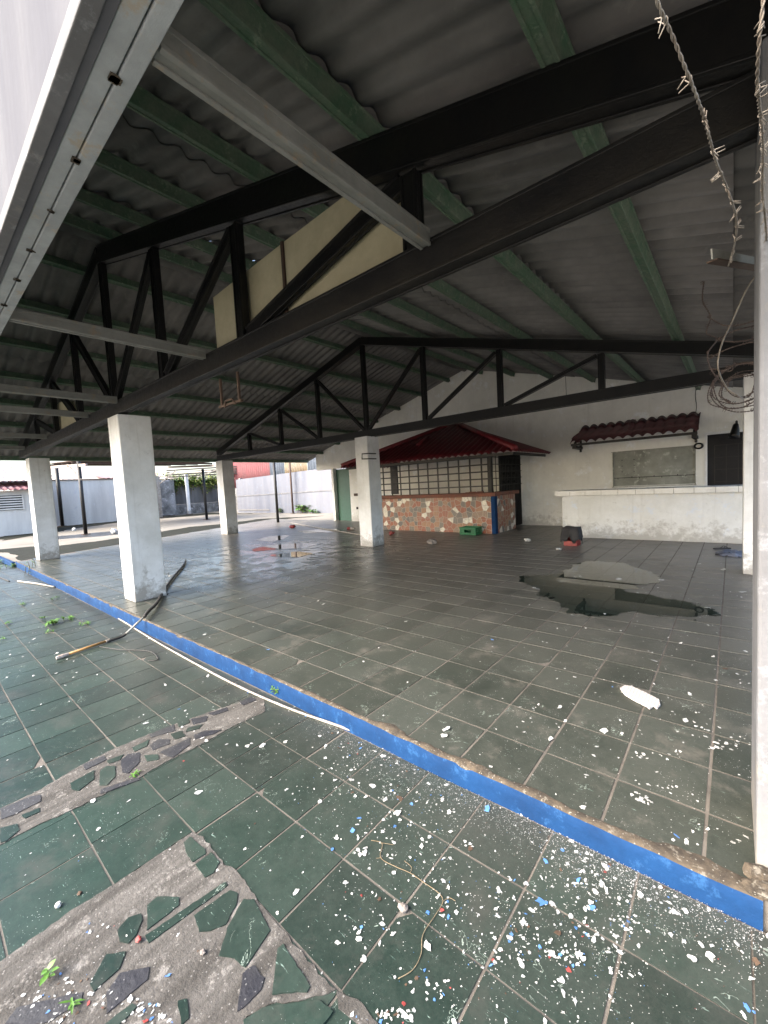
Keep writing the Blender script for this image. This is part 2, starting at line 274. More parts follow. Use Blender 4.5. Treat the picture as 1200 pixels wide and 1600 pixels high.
# ------------------------------------------------------------------ mesh builder
class MB:
    def __init__(s): s.v = []; s.f = []; s.m = []; s.t = []
    def face(s, idx, mi=0, t=0.): s.f.append(tuple(idx)); s.m.append(mi); s.t.append(t)
    def add(s, pts, faces, mi=0, t=0.):
        o = len(s.v); s.v += [tuple(p) for p in pts]
        for f in faces: s.face([o+i for i in f], mi, t)
        return s
    def box(s, x0, y0, z0, x1, y1, z1, mi=0, t=0.):
        p = [(x, y, z) for z in (z0, z1) for y in (y0, y1) for x in (x0, x1)]
        return s.add(p, [(0, 2, 3, 1), (4, 5, 7, 6), (0, 1, 5, 4), (2, 6, 7, 3), (0, 4, 6, 2), (1, 3, 7, 5)], mi, t)
    def beam(s, a, b, w, h, up=(0, 0, 1), mi=0):
        a, b = Vector(a), Vector(b); d = (b-a).normalized(); sd = d.cross(Vector(up)).normalized(); u = sd.cross(d).normalized()
        pts = [c+sd*i*w/2+u*j*h/2 for c in (a, b) for j in (-1, 1) for i in (-1, 1)]
        return s.add(pts, [(0, 2, 3, 1), (4, 5, 7, 6), (0, 1, 5, 4), (2, 6, 7, 3), (0, 4, 6, 2), (1, 3, 7, 5)], mi)
    def chan(s, a, b, w, h, up=(0, 0, 1), mi=0, lip=.02, th=.005):
        """pair of lipped channels: a box beam with raised edge lips and a seam"""
        s.beam(a, b, w, h-2*lip*.3, up, mi)
        a, b = Vector(a), Vector(b); d = (b-a).normalized(); sd = d.cross(Vector(up)).normalized(); u = sd.cross(d).normalized()
        for i in (-1, 1):
            for j in (-1, 1):
                o = sd*i*(w/2-lip*.5+th)+u*j*(h/2-lip*.5+th*.5)
                s.beam(a+o+d*.002, b+o-d*.002, lip, lip, up, mi)
        return s
    def tube(s, pts, r, n=8, mi=0, cap=True):
        pts = [Vector(p) for p in pts]; o = len(s.v); prev = None
        for i, p in enumerate(pts):
            d = (pts[min(i+1, len(pts)-1)]-pts[max(i-1, 0)]).normalized()
            ref = prev if prev is not None else (Vector((0, 0, 1)) if abs(d.z) < .9 else Vector((1, 0, 0)))
            sd = d.cross(ref).normalized(); u = sd.cross(d).normalized(); prev = u
            rr = r[i] if isinstance(r, (list, tuple)) else r
            for k in range(n):
                an = 2*math.pi*k/n; s.v.append(tuple(p+sd*math.cos(an)*rr+u*math.sin(an)*rr))
        for i in range(len(pts)-1):
            for k in range(n):
                a = o+i*n+k; b = o+i*n+(k+1) % n; s.face((a, b, b+n, a+n), mi)
        if cap:
            s.face([o+k for k in range(n)][::-1], mi); s.face([o+(len(pts)-1)*n+k for k in range(n)], mi)
        return s
    def prism(s, poly, z0, z1, mi=0, t=0., mis=None):
        n = len(poly); o = len(s.v)
        s.v += [(p[0], p[1], z0) for p in poly]+[(p[0], p[1], z1) for p in poly]
        ar = sum(poly[i][0]*poly[(i+1) % n][1]-poly[(i+1) % n][0]*poly[i][1] for i in range(n))
        order = list(range(n)) if ar > 0 else list(range(n))[::-1]
        s.face([o+n+i for i in order], mi, t)
        s.face([o+i for i in order[::-1]], mi, t)
        for k in range(n):
            i, j = order[k], order[(k+1) % n]; s.face((o+i, o+j, o+n+j, o+n+i), mi if mis is None else mis, t)
        return s
    def build(s, name, mats, parent=None, bevel=0., smooth=False, tint=False):
        me = bpy.data.meshes.new(name); off = Vector(parent.location) if parent else Vector()
        pp = parent
        while pp and pp.parent: pp = pp.parent; off += Vector(pp.location)
        s.v = [(x, y, z+rise(x)*min(1, -z/.1)) if (z < -.001 and y < KY+.011) else (x, y, z) for x, y, z in s.v]
        me.from_pydata([tuple(Vector(v)-off) for v in s.v], [], s.f); me.update()
        for mm in (mats if isinstance(mats, (list, tuple)) else [mats]): me.materials.append(M[mm])
        me.polygons.foreach_set('material_index', s.m)
        if tint:
            a = me.attributes.new('tint', 'FLOAT', 'FACE'); a.data.foreach_set('value', s.t)
        if smooth: me.polygons.foreach_set('use_smooth', [True]*len(s.f))
        o = bpy.data.objects.new(name, me); COL.objects.link(o); o.parent = parent
        if bevel:
            b = o.modifiers.new('bevel', 'BEVEL'); b.width = bevel; b.segments = 2; b.limit_method = 'ANGLE'; b.harden_normals = False
        return o
def tag(o, label=None, cat=None, group=None, kind=None):
    if label: o['label'] = label
    if cat: o['category'] = cat
    if group: o['group'] = group
    if kind: o['kind'] = kind
    return o
def empty(name, loc, label=None, cat=None, group=None):
    o = bpy.data.objects.new(name, None); COL.objects.link(o); o.location = loc; o.empty_display_size = .1
    return tag(o, label, cat, group)
def copy_tree(o, parent=None):
    c = o.copy(); COL.objects.link(c); c.parent = parent
    for ch in list(o.children): copy_tree(ch, c)
    return c
def nz(x, y, z=0.): return MN.noise(Vector((x, y, z)))

# ------------------------------------------------------------------ the setting
KY = 1.738                                     # kerb line
def edge_x(y): return -13.95-(y-1.8)*.40      # the platform's left edge runs askew
tag(MB().box(-400, -300, -.40, 400, 400, -.21).build('ground', 'ground'), kind='structure')

def grid_tiles(mb, x0, x1, y0, y1, ox, oy, pitch, gap, z, th, keep, row_shift=None):
    i0, i1 = math.floor((x0-ox)/pitch), math.ceil((x1-ox)/pitch)
    j0, j1 = math.floor((y0-oy)/pitch), math.ceil((y1-oy)/pitch)
    for j in range(j0, j1):
        for i in range(i0, i1):
            a, b = ox+i*pitch+(row_shift(j) if row_shift else 0), oy+j*pitch
            xa, xb = max(a+gap/2, x0), min(a+pitch-gap/2, x1); ya, yb = max(b+gap/2, y0), min(b+pitch-gap/2, y1)
            if xb-xa < .02 or yb-ya < .02 or not keep((xa+xb)/2, (ya+yb)/2): continue
            dz = random.uniform(-.0008, .0008); tx, ty = random.uniform(-.003, .003), random.uniform(-.003, .003)
            jt = [(random.uniform(-.0015, .0015), random.uniform(-.0015, .0015)) for _ in range(4)]
            t = random.random()
            xy = [(xa, ya), (xb, ya), (xb, yb), (xa, yb)]
            if random.random() < .05:             # chipped corner
                k = random.randrange(4); c = random.uniform(.02, .07); p = xy[k]; q, r = xy[k-1], xy[(k+1) % 4]
                f = lambda u: (p[0]+(u[0]-p[0])*c/pitch*random.uniform(.6, 1.6), p[1]+(u[1]-p[1])*c/pitch*random.uniform(.6, 1.6))
                xy[k:k+1] = [f(q), f(r)]; jt.append((0, 0))
            n = len(xy); o = len(mb.v)
            for (px_, py_), (jx, jy) in zip(xy, jt):
                zz = z+dz+(px_-(xa+xb)/2)*tx+(py_-(ya+yb)/2)*ty
                mb.v.append((px_+jx, py_+jy, zz))
            for (px_, py_), (jx, jy) in zip(xy, jt): mb.v.append((px_+jx, py_+jy, z-th))
            mb.face([o+k for k in range(n)], 0, t)
            for k in range(n): mb.face((o+k, o+n+k, o+n+(k+1) % n, o+(k+1) % n), 0, t)

XR = .75
pf = MB()
pf.prism([(edge_x(1.8), KY+.012), (XR, KY+.012), (XR, 12.35), (edge_x(12.35), 12.35)], -.22, -.003, 1)
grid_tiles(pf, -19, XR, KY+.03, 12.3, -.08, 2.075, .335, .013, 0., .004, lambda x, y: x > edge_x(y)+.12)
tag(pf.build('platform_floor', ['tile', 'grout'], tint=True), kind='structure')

lp = MB()
for i in range(14): lp.box(-26+2*i if i < 11 else -4+1.8*(i-11), -1.2, -.21, -24+2*i if i < 11 else -2.2+1.8*(i-11), KY-.002, -.153, 1)
grid_tiles(lp, -26, 1.4, -1.2, KY-.004, -.60, 1.40, .325, .009, -.15, .004,
           lambda x, y: not (-2.55 < x < -1.90), None)
# wider tiles laid in broken bond between the two mortar bands
grid_tiles(lp, -2.552, -1.898, -1.2, KY-.004, -2.555, .75, .325, .008, -.1495, .004, lambda x, y: True, lambda j: -.02 if j % 2 else .0)
tag(lp.build('lower_paving', ['tile_low', 'grout'], tint=True), kind='structure')

# blue kerb with its crumbling mortar edge
kb = MB(); n = 460; xs = [-14.05+(14.13)*i/n for i in range(n+1)]
rows = []
for x in xs:
    w = .006*math.sin(x*1.3)+.006*nz(x*2, 3.1)
    top = -.006+.012*nz(x*7, 5)+(-.02 if nz(x*3.3, 9) > .35 else 0)
    near = max(0, min(1, (x+2.9)/1.6))
    back = .010+.010*(nz(x*5, 1.7)+.4)+near*(.040+.05*nz(x*4.3, 7.7)+.016*nz(x*19, 2.7))
    rows.append([(x, KY-.006+w, -.155), (x, KY-.003+w, -.09), (x, KY+w+.002*nz(x*9, 2), top), (x, KY+.010+w, top+.010+.004*nz(x*30, 4)),
                 (x, KY+back*.6, .007+near*.008*nz(x*26, 8)+near*.006*nz(x*60, 3)), (x, KY+back, .001)])
for i in range(n+1): kb.v += rows[i]
for i in range(n):
    for k in range(5): a = i*6+k; kb.face((a, a+6, a+7, a+1), 0 if k < 2 else 1)
tag(kb.build('kerb', ['blue', 'mortar_brown'], smooth=True), kind='structure')
# the lower kerb that carries on to the left, beyond the corner
k2 = MB()
k2.beam((-14.08, 1.70, -.085), (-22, 1.62, -.085), .08, .13)
tag(k2.build('far_kerb', 'blue', bevel=.01), kind='structure')

# yard: dark mossy apron next to the platform, sunlit concrete beyond
yg = MB()
def strip(x0f, x1f, y0, y1, z, mi, n=40, jit=.25, seed=0):
    a = []; b = []
    for i in range(n+1):
        y = y0+(y1-y0)*i/n
        a.append((x0f(y)+jit*nz(y*.9, seed), y)); b.append((x1f(y)+(jit*nz(y*.7, seed+5) if jit > .26 else 0), y))
    yg.prism(a+b[::-1], z-.1, z, mi)
yg.box(-60, KY, -.22, -13.95, 30, -.060, 0)
yg.box(-13.95, 12.5, -.22, 3, 30, -.061, 0)
yo = tag(yg.build('yard_ground', 'ground'), kind='structure')
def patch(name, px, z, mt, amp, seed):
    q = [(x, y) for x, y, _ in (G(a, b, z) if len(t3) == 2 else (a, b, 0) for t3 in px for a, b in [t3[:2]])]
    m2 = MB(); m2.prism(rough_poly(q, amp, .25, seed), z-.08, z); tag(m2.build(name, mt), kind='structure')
def rough_poly(poly, amp, step=.02, seed=0.):
    out = []; fq = 40 if step < .1 else (40 if amp < .08 else 1.3)
    for i in range(len(poly)):
        a, b = Vector(poly[i]), Vector(poly[(i+1) % len(poly)]); L = (b-a).length; m = max(1, int(L/step))
        for k in range(m):
            p = a+(b-a)*k/m; out.append((p.x+amp*nz(p.x*fq, p.y*fq, seed), p.y+amp*nz(p.x*fq, p.y*fq, seed+9)))
    return out
ed = [(edge_x(y)-.25, y, 1) for y in (11.9, 10, 8, 6, 4, 1.95)]
patch('mossy_strip', [(-24.5, 1.95, 1), (0, 858), (80, 853), (150, 846), (240, 833), (290, 824), (340, 819), (400, 811.5), (450, 808.5), (505, 806)]+ed, -.053, 'moss_shade', .35, 3)
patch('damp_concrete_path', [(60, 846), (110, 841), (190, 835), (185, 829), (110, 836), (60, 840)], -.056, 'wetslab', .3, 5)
patch('moss_and_shadow_along_wall', [(0, 845), (60, 836), (130, 824), (190, 816), (240, 811), (330, 804), (400, 802.5), (330, 801), (248, 808), (90, 823), (0, 839)], -.0545, 'moss_shade', .3, 8)  # shadow band by the left wall painted dark, with moss farther along
# --- crazy paving band and the broken corner
def c2(x, y): return (x/3., 1100+y/3.)       # crop pixels of a study enlargement -> photo pixels
def gp(pts, z): return [G(a, b, z)[:2] for a, b in pts]
bands = MB()
b1u = [(0, 490), (190, 400), (380, 285), (520, 215), (700, 140), (830, 90), (1000, 30), (1160, -20), (1240, -40)]
b1l = [(0, 660), (110, 600), (190, 560), (330, 500), (480, 425), (650, 345), (770, 275), (940, 190), (1080, 110), (1240, 35)]
band1 = gp([c2(*p) for p in b1u+b1l[::-1]], -.147)
band1 = [(-3.12, -.25)]+band1+[(-2.62, -.25)]
bands.prism(rough_poly(band1, .010), -.16, -.147)
band2 = gp([(0, 1503), (90, 1437), (207, 1363), (300, 1300), (317, 1307), (350, 1350), (367, 1357), (397, 1398), (405, 1412), (433, 1442), (480, 1500), (524, 1547), (512, 1553), (470, 1560), (420, 1568), (385, 1590), (370, 1640), (200, 1760), (-120, 1680)], -.147)
bands.prism(rough_poly(band2, .010), -.16, -.1468)
for q, z in (([(525, 1549), (560, 1560), (590, 1600), (600, 1640), (560, 1600), (530, 1575)], -.1472),):
    bands.prism(rough_poly(gp(q, z), .005), -.16, z)
tag(bands.build('mortar_band', 'mortar'), kind='structure')
dk = [[(0, 490), (150, 430), (190, 425), (190, 455), (60, 520), (5, 540)], [(385, 285), (490, 240), (495, 262), (400, 308)], [(695, 145), (815, 95), (820, 125), (710, 155)],
      [(565, 265), (600, 235), (655, 225), (655, 270), (600, 325), (575, 320)], [(700, 195), (740, 165), (795, 165), (795, 185), (720, 215)], [(750, 225), (890, 158), (890, 190), (810, 250), (775, 240)],
      [(895, 70), (975, 55), (965, 80), (905, 95)], [(905, 145), (960, 125), (1040, 120), (1000, 140), (915, 163)], [(975, 45), (1060, 15), (1070, 30), (1000, 52)],
      [(500, 1350), (560, 1260), (700, 1230), (690, 1290), (500, 1450)], [(20, 1500), (80, 1420), (390, 1350), (380, 1400), (200, 1500)], [(1110, 1440), (1140, 1260), (1185, 1224), (1240, 1284), (1225, 1335), (1140, 1425)],
      [(1120, -10), (1180, -35), (1200, -20), (1140, 5)], [(470, 400), (640, 345), (660, 352), (500, 410), (470, 420)]]
gn = [[(330, 370), (440, 310), (440, 350), (370, 405), (335, 400)], [(470, 310), (500, 290), (540, 290), (540, 340), (500, 380), (465, 380)], [(500, 265), (580, 235), (560, 262), (510, 278)],
      [(620, 205), (700, 165), (690, 195), (630, 222)], [(675, 240), (740, 235), (745, 258), (690, 268)], [(800, 140), (850, 125), (870, 150), (820, 165)], [(830, 85), (880, 70), (890, 85), (840, 108)],
      [(100, 520), (185, 485), (185, 505), (120, 535)], [(880, 110), (950, 95), (930, 115), (870, 130)], [(0, 580), (80, 560), (90, 590), (30, 640), (0, 650)],
      [(860, 650), (890, 620), (960, 680), (965, 700), (900, 740), (875, 700)], [(915, 750), (990, 695), (1030, 740), (1000, 790), (960, 810)], [(690, 940), (740, 900), (840, 905), (840, 940), (690, 1060)],
      [(550, 1060), (600, 1000), (660, 980), (665, 1010), (640, 1080), (600, 1120), (560, 1110)], [(680, 1085), (1055, 832), (1068, 850), (700, 1118)], [(910, 990), (1080, 870), (1115, 885), (1110, 930), (1060, 1030), (990, 1060), (935, 1065)],
      [(1140, 915), (1191, 915), (1266, 1059), (1150, 1235), (1095, 1190), (1026, 1175), (1065, 1050)], [(1329, 1125), (1455, 1320), (1440, 1344), (1275, 1359), (1290, 1230), (1299, 1145)],
      [(420, 1310), (500, 1170), (590, 1160), (560, 1240), (440, 1345)], [(490, 1500), (620, 1400), (640, 1420), (560, 1500)], [(830, 1390), (880, 1380), (885, 1470), (850, 1500)],
      [(1140, 1480), (1230, 1420), (1500, 1385), (1560, 1440), (1500, 1520), (1150, 1520)]]
fr = MB()
for k, q in enumerate(dk): fr.prism(rough_poly(gp([c2(*p) for p in q], -.1435), .004, .015, k), -.150, -.1435, 1, random.random())
for k, q in enumerate(gn): fr.prism(rough_poly(gp([c2(*p) for p in q], -.1430), .004, .015, k+30.), -.150, -.1430, 0, random.random())
fo = fr.build('slate_fragments', ['tile_low', 'slate_dark'], tint=True)
tag(fo, kind='structure')

# --- puddles
def puddle(px, amp, seed, z=.0026, cell=.016):
    poly = [g[:2] for g in (G(a, b, z) for a, b in px)]; n = len(poly)
    def inside(x, y):
        c = False
        for i in range(n):
            (x1, y1), (x2, y2) = poly[i], poly[i-1]
            if (y1 > y) != (y2 > y) and x < (x2-x1)*(y-y1)/(y2-y1)+x1: c = not c
        return c
    x0, x1 = min(p[0] for p in poly)-.2, max(p[0] for p in poly)+.2; y0, y1 = min(p[1] for p in poly)-.2, max(p[1] for p in poly)+.2
    mb = MB(); vi = {}
    def vid(i, j):
        if (i, j) not in vi: vi[(i, j)] = len(mb.v); mb.v.append((x0+i*cell, y0+j*cell, z))
        return vi[(i, j)]
    for i in range(int((x1-x0)/cell)):
        for j in range(int((y1-y0)/cell)):
            x, y = x0+(i+.5)*cell, y0+(j+.5)*cell
            u = amp*(nz(x*2.2, y*2.2, seed)+.5*nz(x*7, y*7, seed)+.3*nz(x*21, y*21, seed)); w = amp*(nz(x*2.2, y*2.2, seed+20)+.5*nz(x*7, y*7, seed+20)+.3*nz(x*21, y*21, seed+20))
            if inside(x+u, y+w): mb.face((vid(i, j), vid(i+1, j), vid(i+1, j+1), vid(i, j+1)))
    tag(mb.build('puddle', 'water'), kind='structure')
puddle([(810, 908), (832, 897), (856, 898), (880, 894), (893, 889), (897, 880), (925, 876), (975, 879), (1010, 890), (1040, 908), (1000, 914), (985, 924), (1060, 936), (1135, 962), (1075, 965), (1000, 958), (960, 962), (890, 955), (865, 940), (842, 931), (838, 918)], .16, 1)
puddle([(393, 858), (420, 852), (470, 848), (495, 851), (480, 856), (440, 858), (400, 862)], .10, 2)
puddle([(425, 867), (460, 862), (503, 861), (490, 866), (465, 870), (435, 870)], .08, 3)
puddle([(398, 844), (425, 837), (452, 836), (445, 842), (425, 846)], .10, 4)
puddle([(465, 830), (500, 827), (545, 827), (522, 831), (480, 833)], .14, 5)

# ------------------------------------------------------------------ the open pavilion
PX, RX = -6.65, 13.6                          # ridge
PV = empty('open_pavilion', (PX, 7, 0), 'open sided tiled pavilion with black steel trusses on white columns under a grey corrugated roof', 'pavilion')
def ztop(x): return 4.93-.278*abs(x-PX)       # top face of the trusses' top chord
SL = math.hypot(1, .278)
# columns
def column(x0, y0, w, d, h, mt='white'):
    mb = MB(); z = 0
    mb.box(x0, y0, z, x0+w, y0+d, h)
    o = mb.build('column', mt, PV, bevel=.012)
    return o
column(-6.74, 1.97, .42, .42, 2.60); column(-13.82, 2.12, .44, .42, 2.60)
column(-13.95, 7.28, .44, .42, 2.60); column(-6.86, 7.08, .40, .42, 2.60)
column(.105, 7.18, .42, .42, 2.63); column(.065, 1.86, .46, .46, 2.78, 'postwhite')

def truss(y, w, heavy, x0=-13.75, x1=.35):
    t = bpy.data.objects.new('truss', None); COL.objects.link(t); t.parent = PV; t.location = Vector((PX, y, 2.7))-Vector(PV.location); t.empty_display_size = .1
    def b(mb, name, mt='black'):
        me_off = Vector((PX, y, 2.7)); mb.v = [tuple(Vector(v)-me_off+Vector((PX, y, 2.7))) for v in mb.v]
        o = mb.build(name, mt, None, bevel=.004)
        for v in o.data.vertices: v.co -= me_off
        o.parent = t; return o
    bz = 2.705 if heavy else 2.68; bh = .175 if heavy else .17; th = .22 if heavy else .17
    b(MB().chan((x0, y, bz), (x1, y, bz), w, bh), 'bottom_chord', 'blackdust' if heavy else 'black')
    for s, xe in ((-1, x0), (1, x1)):
        a = (PX, y, ztop(PX)-th/2*SL); e = (xe, y, ztop(xe)-th/2*SL)
        b(MB().chan(a, e, w*.94, th), 'top_chord')
    n = 4; sp = 1.69
    vw = .10 if heavy else .08
    for k in range(-3, 4):
        x = PX+k*sp+(.0 if heavy else 0)
        if k == 3 and heavy: x = -1.42
        b(MB().chan((x, y, bz+bh/2), (x, y, ztop(x)-th-.01*abs(k)), vw, w*.7, (0, 1, 0)), 'web_post')
    for k in range(0, 3):
        for s in (-1, 1):
            xa, xb = PX+s*k*sp, PX+s*(k+1)*sp
            if k == 2 and heavy and s == 1: xb = -1.42
            b(MB().chan((xa+s*.08, y, bz+bh/2+.02), (xb-s*.06, y, ztop(xb)-th-.05), vw if heavy else .055, w*.55, (0, 1, 0)), 'web_brace')
    return t, b
T1, b1 = truss(2.06, .105, True)
T2, b2 = truss(7.31, .14, False)
# cream boards left in the front truss
YB = 2.125
def boardpoly(pts): 
    mb = MB(); o = len(mb.v); n = len(pts)
    mb.v += [(x, YB, z) for x, z in pts]+[(x, YB+.015, z) for x, z in pts]
    mb.face(list(range(n))[::-1] if False else list(range(n)), 0); mb.face([n+i for i in range(n)][::-1], 0)
    for i in range(n): mb.face((i, n+i, n+(i+1) % n, (i+1) % n), 0)
    return mb
b1(boardpoly([(-3.86, 2.80), (-3.86, 3.36), (-2.72, 3.41), (-2.72, 2.80)]), 'infill_board', 'ply')
b1(boardpoly([(-2.715, 2.80), (-2.715, 3.41), (-2.02, 3.43), (-1.50, 3.22), (-1.50, 2.80)]), 'infill_board', 'ply')
b1(boardpoly([(-10.5, 2.80), (-10.5, 3.35), (-9.9, 3.38), (-9.0, 3.25), (-8.7, 2.80)]), 'infill_board', 'ply')
b1(MB().beam((-2.72, YB-.01, 2.8), (-2.72, YB-.01, 3.41), .03, .02, (0, 1, 0)), 'batten', 'rust')

# purlins
for k, x in enumerate([-.60, -1.70, -2.82, -3.92, -5.02, -6.05, -7.25, -8.3, -9.4, -10.5, -11.6, -12.7, -13.8, -14.85, .45, 1.5]):
    z = ztop(x)+.055
    MB().chan((x, .62, z), (x, 12.19, z), .075, .105, (.278*(1 if x > PX else -1), 0, 1)).build('purlin', 'green', PV, bevel=.003)
# roof sheets: rows of corrugated sheets, each lapping the one below
def wave(u):
    u %= 1.0
    return math.cos(math.pi*u/.26)*.5 if u < .26 else -math.cos(math.pi*(u-.26)/.74)*.5
def roof_sheet(xa, xb, side, lift):
    mb = MB(); per = .205; ny = int((12.35-.47)/per*12); rowsn = 4
    for i in range(rowsn+1):
        x = xa+(xb-xa)*i/rowsn
        for j in range(ny+1):
            y = .47+(12.35-.47)*j/ny
            sheet = math.floor(y/1.0); dzs = .005*((sheet*7) % 3)
            z = ztop(x)+.152+lift*(i/rowsn)+.056*wave(y/per)+dzs+.006*nz(x*.9, y*.6)
            mb.v.append((x, y, z))
    for i in range(rowsn):
        for j in range(ny):
            a = i*(ny+1)+j; q = (a, a+1, a+ny+2, a+ny+1); mb.face(q if side < 0 else q[::-1], 0)
    o = mb.build('roof_sheet', 'roof', PV, smooth=True)
    s = o.modifiers.new('thick', 'SOLIDIFY'); s.thickness = .008; s.offset = 0
    return o
cuts_r = [PX+.05, -4.98, -3.3, -1.66, -.0, 1.7]
for a, b in zip(cuts_r, cuts_r[1:]): roof_sheet(a-.10 if a > PX+.1 else a, b, 1, -.016)
cuts_l = [PX-.05, -8.35, -10.0, -11.65, -13.3, -15.05]
for a, b in zip(cuts_l, cuts_l[1:]): roof_sheet(a+.10 if a < PX-.1 else a, b, -1, -.016)
rc = MB(); rc.tube([(PX, .47, ztop(PX)+.14), (PX, 12.35, ztop(PX)+.14)], .09, 10); rc.build('ridge_cap', 'roof', PV, smooth=True)
# front channel, gable board and the struts that hold them
fb = MB(); fb.beam((-15.1, .505, 2.79), (.9, .505, 2.79), .055, .10); fb.beam((-15.1, .562, 2.788), (.9, .562, 2.788), .050, .105)
fb.build('front_channel', 'channel', PV, bevel=.004)
wl = MB()
for i in range(60):
    x = -1.05-.42*i+.05*nz(i*3.3, 0)
    if x < -15: break
    for k in range(5): wl.box(x+random.uniform(-.012, .010), .524+random.uniform(-.012, .008), 2.731, x+random.uniform(.012, .02), .540+random.uniform(-.004, .01), 2.7375)
wl.build('weld_spots', 'mortar_brown', PV)
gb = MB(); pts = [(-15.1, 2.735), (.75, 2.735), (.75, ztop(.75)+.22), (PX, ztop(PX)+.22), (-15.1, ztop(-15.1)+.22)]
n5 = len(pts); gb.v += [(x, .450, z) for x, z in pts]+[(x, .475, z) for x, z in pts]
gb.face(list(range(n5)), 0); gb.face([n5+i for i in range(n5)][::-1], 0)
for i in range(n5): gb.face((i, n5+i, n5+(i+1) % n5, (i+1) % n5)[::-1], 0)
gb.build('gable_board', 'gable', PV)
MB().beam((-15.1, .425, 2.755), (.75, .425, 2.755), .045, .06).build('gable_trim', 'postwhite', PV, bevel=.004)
for x in (-1.30, -3.88, -6.38, -7.72, -10.6, -12.9):
    MB().chan((x, .595, 2.79), (x, 2.0, 2.79), .062, .08).build('strut', 'steel', PV, bevel=.003)
# back wall with its gable top, window hole boarded over, dark doorway behind the counter
bw = MB(); YW = 12.2
def wq(x0, z0, x1, z1): bw.box(x0, YW, z0, x1, YW+.16, z1)
wq(-12.16, -.05, -2.40, 2.25); wq(-2.40, -.05, -.68, 1.08); wq(-2.40, 1.97, -.68, 2.25); wq(-.68, -.05, -.47, 2.25); wq(.42, -.05, .75, 2.25)
N = 40
for a, b in ((-14.3, PX), (PX, .75)):
    o = len(bw.v)
    for i in range(N+1):
        x = a+(b-a)*i/N; zt = ztop(x)+.145
        bw.v += [(x, YW, 2.25), (x, YW, zt), (x, YW+.16, zt), (x, YW+.16, 2.25)]
    for i in range(N):
        for k in range(3): q = o+i*4+k; bw.face((q, q+4, q+5, q+1), 0)
    bw.face((o, o+1, o+2, o+3)); 
bwo = bw.build('back_wall', 'wall', PV)
MB().box(-2.42, YW+.03, 1.06, -.66, YW+.07, 1.99).build('window_board', 'board', bwo)
fm = MB(); fm.box(-2.44, YW-.012, 1.965, -.655, YW+.05, 1.985); fm.box(-2.415, YW-.01, 1.07, -2.395, YW+.05, 1.964); fm.box(-.685, YW-.01, 1.07, -.665, YW+.05, 1.964); fm.box(-2.44, YW-.02, 1.05, -.655, YW+.05, 1.069)
fm.build('window_frame', 'board', bwo)
sm = MB(); sm.box(-2.39, YW+.022, 1.285, -.69, YW+.029, 1.30)
for i in range(11): x = -2.3+.16*i; sm.tube([(x, YW+.030, 1.27+.02*(i % 3)), (x, YW+.012, 1.27+.02*(i % 3))], .012, 6)
for z in (1.45, 1.6, 1.75): sm.tube([(-1.93, YW+.03, z), (-1.93, YW+.012, z)], .012, 6); sm.tube([(-2.2, YW+.03, z), (-2.2, YW+.012, z)], .012, 6)
sm.build('bolted_seam', 'blackdust', bwo)
dr = MB(); dr.box(-.47, YW+.12, -.05, .42, YW+.15, 2.2); dd = dr.build('dark_doorway_panel', 'dark', bwo)  # dark sheet painted for the unlit room seen through the doorway
g2 = MB()
for x in (-.33, -.12, .09): g2.box(x, YW+.108, 1.0, x+.012, YW+.119, 1.95)
for z in (1.1, 1.38, 1.66, 1.94): g2.box(-.33, YW+.106, z, .3, YW+.1075, z+.012)
g2.build('doorway_window_grid', 'blackdust', dd)
f2 = MB(); f2.box(-.50, YW-.015, -.0, -.455, YW+.12, 2.235); f2.box(-.50, YW-.012, 2.2, .5, YW+.12, 2.25); f2.build('door_frame', 'white', bwo)
# low partition with the green door on the far left of the back wall
pw = MB(); pw.box(-12.17, 12.12, -.03, -11.2, 12.195, 2.18); pw.build('partition_wall', 'wall', PV)
dg = MB().box(-13.17, 12.32, -.02, -12.19, 12.36, 2.22).build('green_door', 'greydoor', PV)
MB().box(-13.30, 12.15, -.03, -13.175, 12.36, 2.27).build('door_jamb', 'wall', PV)
MB().box(-11.95, 12.105, 1.05, -11.4, 12.119, 1.16).build('wall_vent', 'rust', PV); MB().box(-11.85, 12.10, .5, -11.75, 12.119, .6).build('socket_hole', 'dark', PV)

# ------------------------------------------------------------------ bar kiosk
KX0, KX1, KF = -9.35, -4.75, 10.02
K = empty('bar_kiosk', (-7, 11, 0), 'bar kiosk with red hipped roof, black grille and stone patterned tiled front', 'kiosk')
MB().box(KX0, KF, 0, KX1-.10, KF+.14, 1.0).build('front_wall', 'stonetile', K)
MB().box(KX1-.14, KF+.142, 0, KX1, 11.35, 1.0).build('side_wall', 'stonetile', K)
MB().box(KX0, KF+.142, 0, KX0+.14, 12.19, 1.0).build('side_wall', 'stonetile', K)
MB().box(KX1-.098, KF-.012, 0, KX1+.012, KF+.141, 1.0).build('corner_trim', 'blue', K, bevel=.004)
sl = MB(); sl.box(KX0-.1, KF-.16, 1.002, KX1+.10, KF+.30, 1.10); sl.box(KX1-.28, KF+.302, 1.004, KX1+.10, 11.42, 1.098); sl.build('counter_slab', 'terracotta', K, bevel=.008)
br = MB()
for i in range(4): br.box(-5.6+.12*i, KF+.0, 1.101, -5.45+.12*i, KF+.1, 1.101+.02+.012*(i % 2))
br.build('broken_slab_edge', 'terracotta', K)
gr = MB(); GY = KF+.04
for i in range(12):
    x = -8.9+.345*i+.0
    if x < KX1-.1: gr.box(x-.023, GY-.006, 1.10, x+.023, GY+.006, 2.12)
for z in (1.27, 1.46, 1.65, 1.84, 2.03): gr.box(KX0+.02, GY-.0215, z-.018, KX1-.07, GY-.0065, z+.018)
gr.build('front_grille', 'black', K)
MB().box(KX1-.16, GY-.06, 1.10, KX1-.06, GY+.04, 2.2).build('corner_post', 'blackdust', K)
